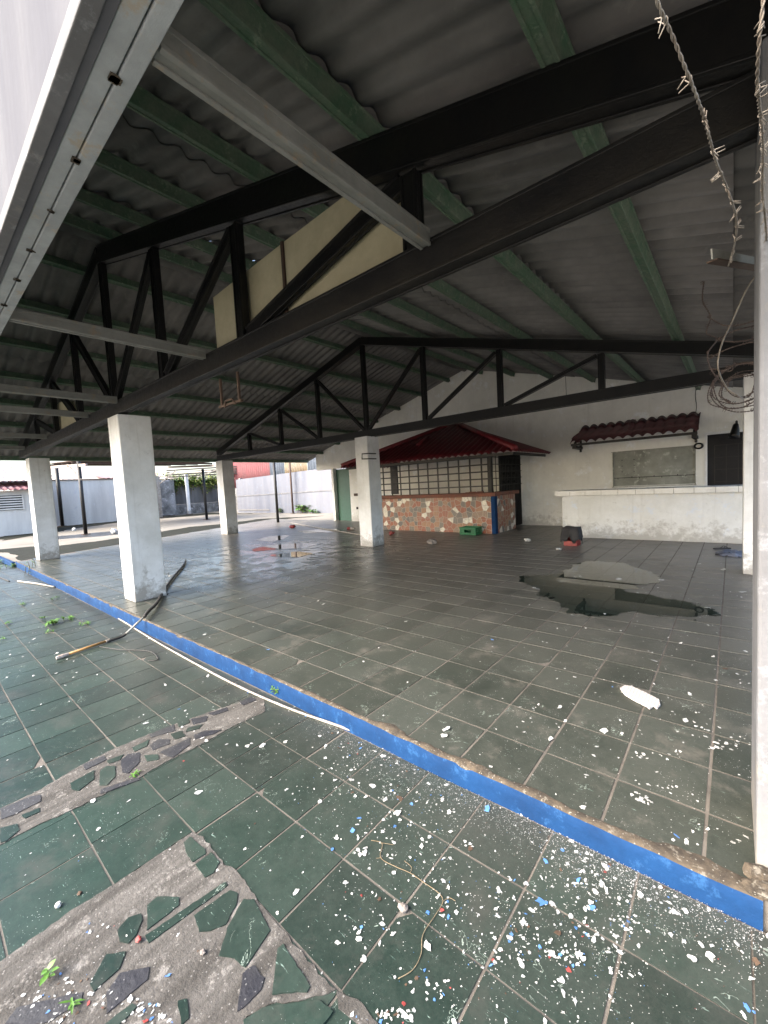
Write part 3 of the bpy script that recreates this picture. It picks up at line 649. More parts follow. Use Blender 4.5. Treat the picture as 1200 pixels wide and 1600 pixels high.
MB().box(-8.62, 10.5, 1.12, -8.35, 10.56, 2.12).build('dark_panel', 'slate_dark', K)
gs = MB()
for y in (10.22, 10.42, 10.62): gs.box(KX1-.126, y-.012, 1.10, KX1-.114, y+.012, 2.12)
for z in (1.27, 1.46, 1.65, 1.84, 2.03): gs.box(KX1-.1135, 10.1, z-.01, KX1-.10, 12.15, z+.01)
gs.build('side_grille', 'black', K)
gt = MB()
gt.box(KX1-.16, 11.42, .04, KX1-.145, 12.14, 2.12)
gt.box(KX1-.16, 10.7, 1.10, KX1-.145, 11.41, 2.12)
for i in range(8): y = 11.44+.098*i; gt.box(KX1-.144, y, .03, KX1-.128, y+.02, 2.14)
for i in range(7): y = 10.72+.105*i; gt.box(KX1-.144, y, 1.101, KX1-.128, y+.014, 2.12)
for z in (1.35, 1.58, 1.8): 
    for y in (10.9, 11.2, 11.6, 11.85): gt.tube([(KX1-.12, y+.05*math.cos(a*.7), z+.05*math.sin(a*.7)) for a in range(10)], .007, 5)
gt.build('gate', 'black', K)
# hipped roof leaning on the wall
AP = Vector((-7.05, 12.15, 3.36)); FL = Vector((-9.93, 9.55, 2.12)); FR = Vector((-3.95, 9.55, 2.12)); BR = Vector((-4.02, 12.15, 2.12)); BL = Vector((-9.9, 12.15, 2.12))
def hip(A, B, C, inward, name, per=.19):
    """A-B eave, C apex: corrugations run up the slope from eave to hip"""
    mb = MB(); L = (B-A).length; e = (B-A).normalized(); nrm = e.cross(C-A).normalized()
    if nrm.z < 0: nrm = -nrm
    up = nrm.cross(e).normalized()
    if up.z < 0: up = -up
    ca = (C-A).dot(e); ch = (C-A).dot(up); n = int(L/per*10); rn = 6
    for i in range(n+1):
        s = L*i/n; h = ch*(s/ca if s < ca else (L-s)/(L-ca))
        for j in range(rn+1):
            t = -.05+(h+.05)*j/rn
            p = A+e*s+up*t+nrm*(.06*(abs(math.sin(math.pi*s/per))**.8-.5)); mb.v.append(tuple(p))
    for i in range(n):
        for j in range(rn): q = i*(rn+1)+j; mb.face((q, q+rn+1, q+rn+2, q+1), 0)
    o = mb.build(name, 'red', K, smooth=True); m = o.modifiers.new('t', 'SOLIDIFY'); m.thickness = .012; return o
hip(FL, FR, AP, None, 'roof'); hip(FR, BR, AP, None, 'roof'); hip(BL, FL, AP, None, 'roof')
for e in (FL, FR):
    MB().tube([AP+Vector((0, 0, .03)), AP.lerp(e, .5)+Vector((0, 0, .035)), e+Vector((0, 0, .035))], .075, 10).build('ridge_cap', 'redridge', K, smooth=True)
pp = FL.lerp(FR, .40); q0 = Vector((-7.42, 10.45, 2.62)); MB().tube([q0, q0+Vector((0.03, .55, .27))], [.055, .05], 10).build('loose_ridge_tile', 'redridge', K, smooth=True)
ef = MB(); ef.beam(FL+Vector((.1, .12, -.075)), FR+Vector((-.1, .12, -.075)), .03, .07); ef.beam(FR+Vector((-.12, .15, -.075)), BR+Vector((-.12, 0, -.075)), .03, .07); ef.build('eave_board', 'black', K)

# ------------------------------------------------------------------ serving counter and awning
SC = empty('serving_counter', (-1.4, 10.2, 0), 'long white plastered serving counter with a white tiled top against the back wall', 'counter')
MB().box(-3.04, 9.98, 0, .555, 10.60, .965).build('body', 'counter_white', SC, bevel=.008)
ct = MB(); x = -3.17
while x < .5:
    x2 = min(x+.325, .555); ct.box(x+.003, 9.90, .968, x2-.003, 9.915, 1.078); 
    for j in range(2): ct.box(x+.003, 9.918+j*.36, 1.066, x2-.003, 9.918+j*.36+.354, 1.079)
    x = x2
ct.build('edge_tile', 'wtile', SC, bevel=.002)
MB().box(-3.165, 9.9155, .966, .555, 10.64, 1.0655).build('slab', 'grout', SC)

AW = empty('awning', (-1.8, 12.15, 2.4), 'small maroon clay tiled awning on dark triangular brackets over the boarded window', 'awning')
am = MB(); x0, x1 = -3.28, -.58; per = .205; n = int((x1-x0)/per*10)
rowsA = [(11.52, 2.255), (11.72, 2.385), (11.70, 2.40), (11.95, 2.535), (11.93, 2.55), (12.19, 2.69)]
for i in range(n+1):
    x = x0+(x1-x0)*i/n; ph = ((x-x0)/per) % 1; hgt = .085*abs(math.sin(math.pi*ph))**.7
    for y, z in rowsA: am.v.append((x+(.12 if y > 11.9 else 0)*(1 if x < -2 else 0), y, z+hgt))
for i in range(n):
    for j in range(5): q = i*6+j; am.face((q, q+6, q+7, q+1))
ao = am.build('clay_tiles', 'maroon', AW, smooth=True); m_ = ao.modifiers.new('t', 'SOLIDIFY'); m_.thickness = .012
MB().beam((x0+.02, 11.56, 2.225), (x1-.02, 11.56, 2.225), .035, .06).build('front_batten', 'black', AW)
for x in (-3.18, -.66):
    b_ = MB(); b_.beam((x, 11.53, 2.16), (x, 12.19, 2.16), .09, .07); b_.beam((x, 11.56, 2.215), (x, 12.19, 2.60), .045, .045); b_.beam((x, 12.16, 2.05), (x, 12.16, 2.62), .05, .05, (0, 1, 0)); b_.build('bracket', 'blackdust', AW)

cb = MB(); cb.tube([(-1.99+.012*math.sin(i*.9), 12.19, 3.5-.07*i) for i in range(22)], .006, 5); 
cbo = empty('hanging_cable', (-1.97, 12.18, 3.5), 'thin black cable hanging down the back wall beside the awning, ending in a round coil', 'cable')
cb.build('cable', 'blackdust', cbo); cc = MB()
for k in range(3): cc.tube([(-1.94+(.085-.01*k)*math.cos(a*.35), 12.175-.012*k, 1.96+(.085-.01*k)*math.sin(a*.35)*.8) for a in range(19)], .011, 6)
cc.build('coil', 'black', cbo)
# the cable's real place is right of the awning
cbo.location.x += 1.33
for ch in cbo.children: pass

wlmp = empty('wall_lamp', (.12, 12.19, 2.2), 'black bell shaped lamp on a bracket on the back wall above the dark doorway', 'lamp')
l_ = MB(); l_.tube([(.06, 12.19, 2.36), (.06, 11.98, 2.42), (.06, 11.90, 2.36)], .022, 8); l_.build('arm', 'black', wlmp)
l_ = MB(); l_.tube([(.06, 11.90, 2.38), (.05, 11.89, 2.34), (.04, 11.87, 2.24), (.03, 11.85, 2.13), (.02, 11.84, 2.06)], [.02, .05, .07, .09, .10], 14); l_.build('shade', 'black', wlmp, smooth=True)

# ------------------------------------------------------------------ objects on the floor
def crate(name, label, loc, w, d, h, mt, ang, group=None):
    e = empty(name, loc, label, 'crate', group); e.rotation_euler.z = ang; L = Vector(loc); mb = MB()
    t = .018
    def bx_(*a): mb.box(a[0]+L.x, a[1]+L.y, a[2]+L.z, a[3]+L.x, a[4]+L.y, a[5]+L.z)
    for s in (-1, 1):
        y = s*d/2; ya, yb = (y, y+t) if s < 0 else (y-t, y)
        bx_(-w/2, ya, 0, w/2, yb, h*.30); bx_(-w/2, ya, h*.68, w/2, yb, h); bx_(-w/2, ya, h*.301, -w*.2, yb, h*.679); bx_(w*.2, ya, h*.301, w/2, yb, h*.679)
        x = s*w/2; xa, xb = (x, x+t) if s < 0 else (x-t, x)
        bx_(xa, -d/2+t, 0, xb, d/2-t, h*.4); bx_(xa, -d/2+t, h*.68, xb, d/2-t, h*.98); bx_(xa, -d/2+t, h*.401, xb, -d*.22, h*.679); bx_(xa, d*.22, h*.401, xb, d/2-t, h*.679)
    for i in range(5): bx_(-w/2+t, -d/2+t+(d-2*t)*i/5, 0, w/2-t, -d/2+t+(d-2*t)*(i+.7)/5, .012)
    for s in (-1, 1): bx_(-w/2-.006, s*d/2*1.02-.008, h*.92, w/2+.006, s*d/2*1.02+.008, h*1.03)
    mb.build('body', mt, e, bevel=.006)
    lb = MB()
    for i in range(3): lb.box(L.x-w*.3+i*w*.25, L.y-.004+d/2-2*t, L.z+h*.15, L.x-w*.3+i*w*.25+w*.12, L.y+d/2-t-.0005, L.z+h*.8)
    lb.build('divider', mt, e)
    return e
crate('plastic_crate', 'green plastic bottle crate on the floor against the stone patterned kiosk front', (-5.36, 9.80, 0), .50, .32, .20, 'crate_green', R(-4))
crate('bottle_crate', 'red plastic crate half hidden under black cloth in front of the white counter', (-2.52, 8.86, 0), .26, .26, .345, 'crate_red', 0)
# draped cloth over the red crate
cl = MB(); n = 40; hs = [.38, .378, .32, .24, .17, .12]
def ring(k, j):
    a = 2*math.pi*k/n; c, s = math.cos(a), math.sin(a); q = 1/max(abs(c), abs(s))
    rr = [.0, .150, .163, .173, .180, .185][j]*(q*.85+.15)*(1+(.06*math.sin(a*7)+.05*math.sin(a*11+1))*(j/5))
    drop = hs[j]-(0 if j < 3 else .05*math.sin(a*5+.7)*(j-2)/3+.04*math.sin(a*9)*(j-2)/3)
    return (-2.52+c*rr, 8.86+s*rr*.95, drop+.008*math.sin(a*3+j))
cl.v.append((-2.52, 8.86, .385))
for j in range(1, 6):
    for k in range(n): cl.v.append(ring(k, j))
for k in range(n):
    cl.face((0, 1+k, 1+(k+1) % n))
    for j in range(4): a = 1+j*n+k; b = 1+j*n+(k+1) % n; cl.face((a, a+n, b+n, b))
co = cl.build('draped_cloth', 'cloth', smooth=True); co.modifiers.new('t', 'SOLIDIFY').thickness = .006
tag(co, 'black cloth draped over the red crate in front of the counter', 'cloth')

# crumpled clothes by the right column
rg = MB(); nn = 22
def heap(mb, cx, cy, rx, ry, h, seed, mi=0, z=0.):
    o = len(mb.v)
    for i in range(nn+1):
        for j in range(nn+1):
            u, v = -1+2*i/nn, -1+2*j/nn; q = max(0, 1-(u*u+v*v)); e = 1+.25*nz(u*2, v*2, seed)
            mb.v.append((cx+u*rx*e, cy+v*ry*e, z+.003+h*(q**.5)*(.55+.8*abs(nz(u*3, v*5, seed+3)))))
    for i in range(nn):
        for j in range(nn):
            u, v = -1+2*(i+.5)/nn, -1+2*(j+.5)/nn
            if u*u+v*v < 1.0: a = o+i*(nn+1)+j; mb.face((a, a+nn+1, a+nn+2, a+1), mi)
heap(rg, .0, 8.75, .22, .26, .07, 2.); tag(rg.build('discarded_cloth', 'greycloth', smooth=True), 'grey blue crumpled cloth lying on the floor beside the right hand column', 'cloth')
for i, (px, py, a, lb) in enumerate([(1128, 858, .5, 'black flip flop nearest the white counter'), (1134, 868, .2, 'black flip flop in front of the crumpled grey cloth')]):
    g = G(px, py); mb = MB(); e = empty('flip_flop', (g[0], g[1], 0), lb, 'flip flop', 'black flip flops by the counter'); e.rotation_euler.z = a
    pl = [(.14*math.cos(t*.35)+g[0], (.045+.012*math.cos(t*.35))*math.sin(t*.35)+g[1]) for t in range(18)]
    mb.prism(pl, .002, .022); mb.build('sole', 'cloth', e, bevel=.003)
    st = MB(); st.tube([(g[0]+.0, g[1]-.045, .02), (g[0]+.04, g[1]-.02, .055), (g[0]+.09, g[1], .024)], .006, 6); st.tube([(g[0]+.0, g[1]+.045, .02), (g[0]+.04, g[1]+.02, .055), (g[0]+.09, g[1], .024)], .006, 6); st.build('strap', 'hose', e)

# printed card on the tiles
cd = MB(); o = [(-.57, 2.99), (-.553, 3.045), (-.51, 3.055), (-.42, 3.01), (-.35, 2.965), (-.335, 2.90), (-.345, 2.845), (-.365, 2.865), (-.38, 2.815), (-.40, 2.84), (-.47, 2.875), (-.53, 2.92)]
cd.prism(o, .004, .016); tag(cd.build('carton_piece', 'dots', bevel=.002), 'torn white carton piece printed with rows of brown dots, lying on the tiles', 'carton')

# long hose with yellow handle across the kerb
hp = empty('roller_pole', (-5.6, 1.6, 0), 'bent black pole with yellow handle and worn roller, lying across the blue kerb', 'pole')
a = [G(290, 876, .03), G(286, 884, .03), G(268, 905, .03), G(255, 925, .03), G(245, 942, .04), G(232, 955, .06), G(226, 963, .06)]
def smooth_path(p, k=6):
    p = [Vector(q) for q in p]; out = []
    for i in range(len(p)-1):
        p0, p1, p2, p3 = p[max(i-1, 0)], p[i], p[i+1], p[min(i+2, len(p)-1)]
        for j in range(k):
            t = j/k; out.append(.5*((2*p1)+(-p0+p2)*t+(2*p0-5*p1+4*p2-p3)*t*t+(-p0+3*p1-3*p2+p3)*t**3))
    return out+[p[-1]]
MB().tube(smooth_path(a), .020, 8).build('hose', 'hose', hp, smooth=True)
MB().tube([G(227, 962, .06), G(197, 990, -.10)], .013, 8).build('metal_tube', 'steel', hp, smooth=True)
MB().tube(smooth_path([G(198, 989, -.10), G(190, 995, -.125), G(168, 1002, -.13)]), .016, 8).build('rubber_sleeve', 'hose', hp, smooth=True)
MB().tube([G(169, 1001, -.13), G(107, 1022, -.13)], .015, 8).build('handle', 'bamboo', hp, smooth=True)
MB().tube([G(171, 1000, -.129), G(165, 1002.5, -.129)], .018, 8).build('collar', 'pvc', hp)
MB().tube([G(107, 1022, -.13), G(98, 1025, -.13), G(88, 1028, -.13)], [.016, .022, .018], 8).build('roller', 'bristle', hp)
# white pipe along the foot of the kerb
pp_ = [G(185, 966, -.14), G(240, 1000, -.14), G(300, 1034, -.14), G(350, 1061, -.14), G(400, 1085, -.14), G(460, 1110, -.14), G(520, 1131, -.14), G(548, 1141, -.14)]
tag(MB().tube(smooth_path(pp_, 8), .0085, 8).build('white_pipe', 'pvc', smooth=True), 'long white plastic pipe lying along the foot of the blue kerb', 'pipe', None)
tag(MB().tube([G(28, 908, -.135), G(56, 911.5, -.135), G(85, 917, -.135)], .016, 8).build('short_pipe', 'pvc', smooth=True), 'short white pipe lying on the paving at the far left, near the end column', 'pipe')
tag(MB().tube(smooth_path([(-15.0, .95, -.138), (-13, 1.2, -.138), (-11.5, 1.30, -.138)]), .012, 6).build('dark_rod', 'hose', smooth=True), 'thin dark rod on the paving beyond the short white pipe', 'rod')
tag(MB().tube(smooth_path([(-5.25, 1.25, -.14), (-4.95, 1.35, -.14), (-4.6, 1.52, -.138), (-4.3, 1.49, -.14), (-4.35, 1.42, -.14)]), .005, 5).build('loose_wire', 'hose', smooth=True), 'thin bent black wire on the paving below the yellow pole handle', 'wire')
# light pole lying by the far puddles, bottle, cup
tag(MB().tube([G(455, 817, .02), G(500, 825, .02), G(567, 836, .02)], .02, 8).build('fallen_pole', 'pvc', smooth=True), 'thin pale pole lying on the floor near the far puddles and the green door', 'pole')
g = G(548, 828, 0); bt = empty('drink_bottle', g, 'white and red drink bottle lying near the end of the fallen pole', 'bottle')
MB().tube([(g[0], g[1], .05), (g[0]+.13, g[1]+.02, .05), (g[0]+.18, g[1]+.03, .05)], [.05, .05, .02], 10).build('body', 'pvc', bt, smooth=True)
MB().tube([(g[0]-.12, g[1]-.02, .05), (g[0]-.002, g[1], .05)], .052, 10).build('label_sleeve', 'crate_red', bt)
def litter(px, py, r, mt, name, label, cat, h=.5, seed=1., z=0., group=None):
    g = G(px, py, z); mb = MB(); n1, n2 = 12, 7; o = 0
    for i in range(n2+1):
        th = math.pi*i/n2
        for k in range(n1):
            a = 2*math.pi*k/n1; d = Vector((math.sin(th)*math.cos(a), math.sin(th)*math.sin(a), math.cos(th))); e = r*(1+.45*MN.noise(d*1.7+Vector((seed, seed*3, 0))))
            mb.v.append((g[0]+d.x*e, g[1]+d.y*e*.8, z+max(0, r*h*.9+d.z*e*h)))
    for i in range(n2):
        for k in range(n1): q = i*n1+k; w_ = i*n1+(k+1) % n1; mb.face((q, q+n1, w_+n1, w_))
    o = mb.build(name, mt); return tag(o, label, cat, group)
litter(457, 825, .13, 'crate_red', 'crumpled_wrapper', 'dark red crumpled wrapper beside the farthest puddle', 'wrapper', .5, 2)
litter(612, 835, .09, 'chipr', 'red_scrap', 'small red scrap on the floor at the left foot of the kiosk front', 'scrap', .5, 3)
litter(675, 850, .12, 'stone', 'broken_tile_lump', 'pale brownish lump of rubble on the floor in front of the kiosk', 'rubble', .5, 5)
litter(824, 846, .07, 'chipw', 'paper_ball', 'small white crumpled paper near the gap between kiosk and counter', 'paper', .6, 7)
litter(873, 859, .05, 'chipw', 'paper_scrap', 'white paper scrap just in front of the red crate', 'paper', .4, 8)
litter(823, 817, .14, 'greycloth', 'plastic_bag', 'purplish plastic bag on the floor against the kiosk gate', 'bag', .8, 9)
litter(116, 830, .10, 'chipw', 'white_ball', 'small white ball lying on the yard ground beyond the end column', 'ball', 1., .2, -.055)
litter(178, 834, .16, 'chipw', 'white_tin', 'crushed white tin on the yard ground beside the middle column', 'tin', .8, 12, -.055)
litter(630, 1422, .019, 'stone', 'pebble', 'rough grey brown stone at a tile corner beside the dry twig', 'stone', .6, 14, -.15)
litter(91, 1417, .012, 'chipw', 'white_pebble', 'white pebble on the joint of the pale green tiles at lower left', 'stone', .8, 15, -.15)
litter(217, 1470, .012, 'chipr', 'brick_chip', 'reddish brick chip on the mortar among broken slate', 'stone', .6, 16, -.144)
litter(124, 1397, .010, 'chipbrown', 'brown_scrap', 'dark brown scrap on a pale green tile at lower left', 'scrap', .4, 17, -.15)
litter(317, 1490, .010, 'stone', 'small_stone', 'small beige stone on the bare mortar among slate pieces', 'stone', .7, 18, -.147)
for k, (px, py, q) in enumerate([(1192, 1378, .05), (1175, 1392, .03), (1196, 1400, .045)]):
    litter(px, py, q, 'mortar_brown', 'mortar_lump', ['biggest brown mortar lump at the foot of the near right post', 'smallest brown mortar lump lying on the end of the kerb', 'brown mortar lump at the right edge below the near post'][k], 'rubble', .5, 30+k, -.0, 'mortar lumps by the right post')
# thin floor drain slot
g = G(550, 856, .0035); tag(MB().box(g[0]-.35, g[1]-.04, .0005, g[0]+.35, g[1]+.04, .004).build('drain_cover', 'blackdust'), 'dark narrow strip lying on the tiles left of the rear middle column', 'strip')
# dry twig
tw = MB(); P_ = lambda px, py: G(px, py, -.146)
tw.tube(smooth_path([P_(580, 1313), P_(597, 1318), P_(595, 1340), P_(618, 1354), P_(641, 1364), P_(661, 1378), P_(685, 1395), P_(692, 1409), P_(680, 1430), P_(661, 1460), P_(658, 1490), P_(645, 1515), P_(622, 1529)]), .0014, 5)
tw.tube(smooth_path([P_(597, 1317), P_(615, 1320)]), .001, 5); tw.tube(smooth_path([P_(641, 1364), P_(643, 1355), P_(632, 1345)]), .001, 5); tw.tube(smooth_path([P_(692, 1408), P_(702, 1403), P_(712, 1408)]), .001, 5)
tw.tube(smooth_path([P_(597, 1340), P_(588, 1341)]), .001, 5)
tag(tw.build('dry_twig', 'twig', smooth=True), 'long thin dry twig curling over the foreground tiles', 'twig')

# ------------------------------------------------------------------ paint flakes
def flake(mb, x, y, z, r, mi):
    n = random.randint(5, 7) if r < .004 else random.randint(8, 12); a0 = random.random()*6.3; el = random.uniform(.45, 1); ca, sa = math.cos(a0), math.sin(a0)
    tx, ty = random.uniform(-.25, .25), random.uniform(-.25, .25); p = []
    for k in range(n):
        a = 2*math.pi*k/n; q = r*random.uniform(.4, 1.15); u, v = math.cos(a)*q, math.sin(a)*q*el
        p.append((u*ca-v*sa, u*sa+v*ca))
    lo = min(px*tx+py*ty for px, py in p); o = len(mb.v)
    th = .0004 if r < .004 else .0009
    for px, py in p: mb.v.append((x+px, y+py, z+.0006+th+(px*tx+py*ty-lo)))
    for px, py in p: mb.v.append((x+px, y+py, z+.0006+(px*tx+py*ty-lo)))
    mb.face([o+k for k in range(n)], mi)
    for k in range(n): mb.face((o+k, o+n+k, o+n+(k+1) % n, o+(k+1) % n), mi)
def fsize(): return random.uniform(.0045, .014) if random.random() < .07 else min(.006, .0008*math.exp(abs(random.gauss(0, .8))))
def fmat(): 
    q = random.random(); return 0 if q < .90 else (1 if q < .965 else (2 if q < .973 else 3))
FM = ['chipw', 'chipb', 'chipr', 'chipbrown']
fl = MB(); c = 0
while c < 4300:                                # lower paving, thick along the kerb towards the right
    x = random.uniform(-3.2, .15); y = KY-abs(random.gauss(0, .50))-.004
    if y < .3: continue
    d = max(0, min(1, (x+2.9)/2.4))
    if random.random() > .05+.95*d*d*max(.06, .15+1.6*(nz(x*2.6, y*2.6, 3.3)+.22)): continue
    flake(fl, x, y, -.15, fsize()*(1 if random.random() < .9 else 1.8), fmat()); c += 1
c = 0
while c < 4200:                                # finest grit hugging the kerb
    x = random.uniform(-3.0, .08); y = KY-abs(random.gauss(0, .10))-.004
    if random.random() > ((x+3.2)/3.3)**1.2: continue
    flake(fl, x, y, -.15, random.uniform(.0008, .0024), 0 if random.random() < .8 else 3); c += 1
c = 0
while c < 1500:                                # left part of the lower paving
    x = random.uniform(-12, -1.2); y = random.uniform(-.1, KY-.01)
    if x > -2 and y < .3: continue
    flake(fl, x, y, -.147 if (-3.1 < x < -2.55) else -.15, fsize()*random.choice((1, 1.4, 2)), fmat() if x > -3 else 0); c += 1
for px, py, k, s in [(620, 1582, 26, .010), (560, 1588, 14, .009), (690, 1545, 14, .008), (900, 1500, 16, .007), (838, 1490, 16, .010), (816, 1465, 8, .008), (925, 1455, 14, .008), (885, 1494, 6, .012), (640, 1530, 10, .008), (230, 1590, 18, .010), (150, 1560, 16, .009), (120, 1535, 10, .008), (55, 1562, 8, .011), (300, 1590, 8, .007), (440, 1590, 10, .008), (770, 1490, 10, .010), (1030, 1390, 10, .010), (1040, 1120, 0, 0), (690, 1418, 6, .016), (975, 1435, 12, .009), (1160, 1580, 4, .014), (620, 1235, 6, .012), (647, 1192, 10, .007), (518, 1248, 3, .011), (560, 1165, 6, .006), (165, 1530, 0, 0), (160, 1455, 9, .008), (105, 1550, 10, .006), (180, 1500, 14, .005), (90, 1585, 14, .010), (225, 1575, 16, .010), (265, 1530, 2, .010)]:
    for _ in range(k):
        g = G(px+random.gauss(0, 17), py+random.gauss(0, 9), -.146)
        if g[1] < KY-.02: flake(fl, g[0], g[1], -.146 if g[0] < -1.3 else -.15, s*random.uniform(.3, 1), 0 if random.random() < .72 else random.choice((1, 1, 2, 3)))
tag(fl.build('paint_flakes', FM), 'white blue and red paint flakes scattered thickly over the lower paving', 'paint flakes', kind='stuff')
f3 = MB(); c = 0
while c < 2600:
    x = random.uniform(-9, .5); y = KY+.05+abs(random.gauss(0, 2.6))
    if y > 12: continue
    d = max(0, min(1, (x+2.6)/2.6)); dn = math.exp(-((x+.2)**2)/.25-((y-8.2)**2)/1.2)+math.exp(-((x+6.2)**2)/1.2-((y-7.7)**2)/.3)
    if random.random() > .06+.9*d**1.6*(.5+nz(x*2, y*2))+dn: continue
    big = 1.6 if y > 5 else 1
    flake(f3, x, y, .0, fsize()*random.choice((1, 1, 1.5, 2.2))*big, 0 if random.random() < .96 else random.choice((1, 3))); c += 1
for px, py, k, s in [(1010, 1130, 0, 0), (1120, 1165, 10, .014), (1002, 1180, 8, .014), (1060, 1175, 4, .014), (1000, 1250, 8, .012), (1005, 1245, 4, .014), (1045, 1230, 8, .010), (1058, 1318, 4, .016), (1040, 1180, 5, .010), (1100, 1135, 5, .012), (830, 1107, 5, .014), (1150, 1160, 6, .013), (820, 1130, 4, .012), (1160, 1310, 4, .012), (1110, 1300, 4, .010)]:
    for _ in range(k):
        g = G(px+random.gauss(0, 9), py+random.gauss(0, 5), 0)
        if g[1] > KY+.1: flake(f3, g[0], g[1], 0, s*random.uniform(.35, 1), 0)
tag(f3.build('floor_paint_flakes', FM), 'white paint flakes scattered over the pavilion floor tiles', 'paint flakes', kind='stuff')

# ------------------------------------------------------------------ barbed wire, arm and other metal bits
def barbed(name, pts, r, label, mt='wire', barb=.10, seed=0, ph=0., close=False, tw=.028, group=None, bl=.016):
    e = empty(name, pts[0], label, 'barbed wire', group)
    path = smooth_path(pts, 24); L = [0]
    for p, q in zip(path, path[1:]): L.append(L[-1]+(q-p).length)
    def at(s):
        s = max(0, min(L[-1]-1e-6, s)); i = max(0, next((i for i in range(len(L)-1) if L[i+1] > s), len(L)-2)); t = (s-L[i])/(L[i+1]-L[i]+1e-9); return path[i].lerp(path[i+1], t), (path[i+1]-path[i]).normalized()
    n = int(L[-1]/.004); A = []; B = []
    for i in range(n+1):
        p, d = at(L[-1]*i/n); u = d.cross(Vector((.3, .9, .2))).normalized(); v = d.cross(u); a = 2*math.pi*L[-1]*i/n/tw
        A.append(p+(u*math.cos(a)+v*math.sin(a))*r); B.append(p-(u*math.cos(a)+v*math.sin(a))*r)
    mb = MB(); mb.tube(A, r, 5); mb.tube(B, r, 5); mb.build('twisted_wire', mt, e, smooth=True)
    s = ph; rng = random.Random(seed)
    while s < L[-1]:
        p, d = at(s); u = d.cross(Vector((.3, .9, .2))).normalized(); v = d.cross(u)
        bb = MB()
        for k in range(2):
            a = rng.random()*6.28; w1 = u*math.cos(a)+v*math.sin(a); pts_ = [p+w1*bl+d*.004*k]
            for j in range(9): b = a+j*.8; pts_.append(p+(u*math.cos(b)+v*math.sin(b))*r*2.2+d*(.0016*j+.004*k-.004))
            b = a+8*.8; pts_.append(p+(u*math.cos(b)+v*math.sin(b))*bl+d*(.012+.004*k-.004))
            bb.tube(pts_, r*.62, 5)
        s += barb; bb.build('barb', mt, e, smooth=True)
    return e
def D(px, py, dist):                            # a point at a given distance in front of the camera
    d = ray(px, py); d = d/ray(CX, CY).length; return Vector((0, 0, H))+d*dist
barbed('barbed_wire', [D(1008, -50, .50), D(1030, 10, .52), D(1050, 55, .55), D(1072, 110, .58), D(1088, 150, .61), D(1103, 195, .66), D(1118, 250, .74), D(1138, 300, .86), D(1150, 340, 1.0), D(1149, 375, 1.12), D(1138, 416, 1.25)], .0013, 'long barbed wire strand hanging from above in front of the roof, nearest the camera', barb=.095, seed=3, ph=.06)
barbed('barbed_wire', [D(1196, -40, .55), D(1192, 10, .56), D(1186, 70, .58), D(1183, 130, .62), D(1186, 160, .65), D(1192, 230, .8), D(1191, 300, 1.0), D(1196, 350, 1.2), D(1198, 395, 1.4)], .0014, 'barbed wire strand hanging down in front of the near right post', barb=.085, seed=5, ph=.05)
# tangle above the near post: loose coil
ct_ = D(1150, 600, 2.3)
def coilpts(c, rx, rz, turns, dy, ph=0., n=14, drift=(0, 0, 0)):
    out = []
    for i in range(int(turns*n)+1):
        a = 2*math.pi*i/n+ph; t = i/(turns*n)
        q = .72+.30*math.sin(i*.11+.5)+.10*nz(i*.2, 3); out.append((c.x+rx*q*math.cos(a)+drift[0]*t+.02*nz(i*.5, 1), c.y+dy*t, c.z+rz*q*math.sin(a)+drift[2]*t+.03*nz(i*.25, 7)))
    return out
barbed('barbed_wire_coil', coilpts(D(1165, 605, 2.2), .15, .13, 7.3, .22, .5, drift=(-.02, 0, .05)), .0019, 'tight tangled coil of barbed wire hanging against the right hand column', 'wiredark', .12, 7)
barbed('barbed_wire', [D(1100, 440, 2.2), D(1098, 470, 2.2), D(1110, 495, 2.2), D(1104, 520, 2.2), D(1120, 530, 2.2), D(1107, 550, 2.15), D(1108, 570, 2.15), D(1118, 588, 2.15), D(1128, 600, 2.2), D(1124, 618, 2.2), D(1142, 628, 2.2)], .002, 'loose looping barbed wire left of the tight coil', 'wiredark', .12, 9, group=None)
for k, (q, lb) in enumerate([([(1106, 495), (1130, 508), (1155, 508), (1182, 500)], 'uppermost loose barbed wire reaching to the near post'), ([(1122, 530), (1145, 518), (1182, 508)], 'second loose barbed wire from the top reaching to the near post'), ([(1122, 532), (1150, 534), (1182, 529)], 'third loose barbed wire from the top reaching to the near post'), ([(1110, 560), (1130, 548), (1160, 538), (1182, 533)], 'fourth loose barbed wire sagging towards the near post'), ([(1108, 575), (1140, 580), (1150, 570), (1182, 568)], 'lowest loose barbed wire just above the tight coil')]):
    barbed('loose_barbed_wire', [D(a, b, 2.15-.05*i) for i, (a, b) in enumerate(q)], .0018, lb, 'wiredark', .14, 20+k, group='loose barbed wires')
lw = [D(1180, 432, 1.95), D(1165, 455, 1.95), D(1145, 500, 2.0), D(1127, 540, 2.0), D(1122, 575, 2.0), D(1135, 605, 2.05), D(1152, 618, 2.05), D(1160, 622, 2.1)]
tag(MB().tube(smooth_path(lw, 8), .0035, 6).build('plain_wire', 'wire', smooth=True), 'smooth pale wire bowing from the near post down to the coil', 'wire')
ar = empty('angle_iron', D(1200, 410, 1.9), 'rusty angle iron arm sticking out of the near right post to hold the wires', 'bracket')
A0, A1 = D(1112, 397, 1.55), D(1215, 416, 1.9)
MB().beam(A0, A1, .006, .038, (0, 0, 1)).build('upright_flange', 'steel', ar); MB().beam(A0+Vector((.0, .018, -.018)), A1+Vector((0, .018, -.018)), .035, .005).build('flat_flange', 'rust', ar)
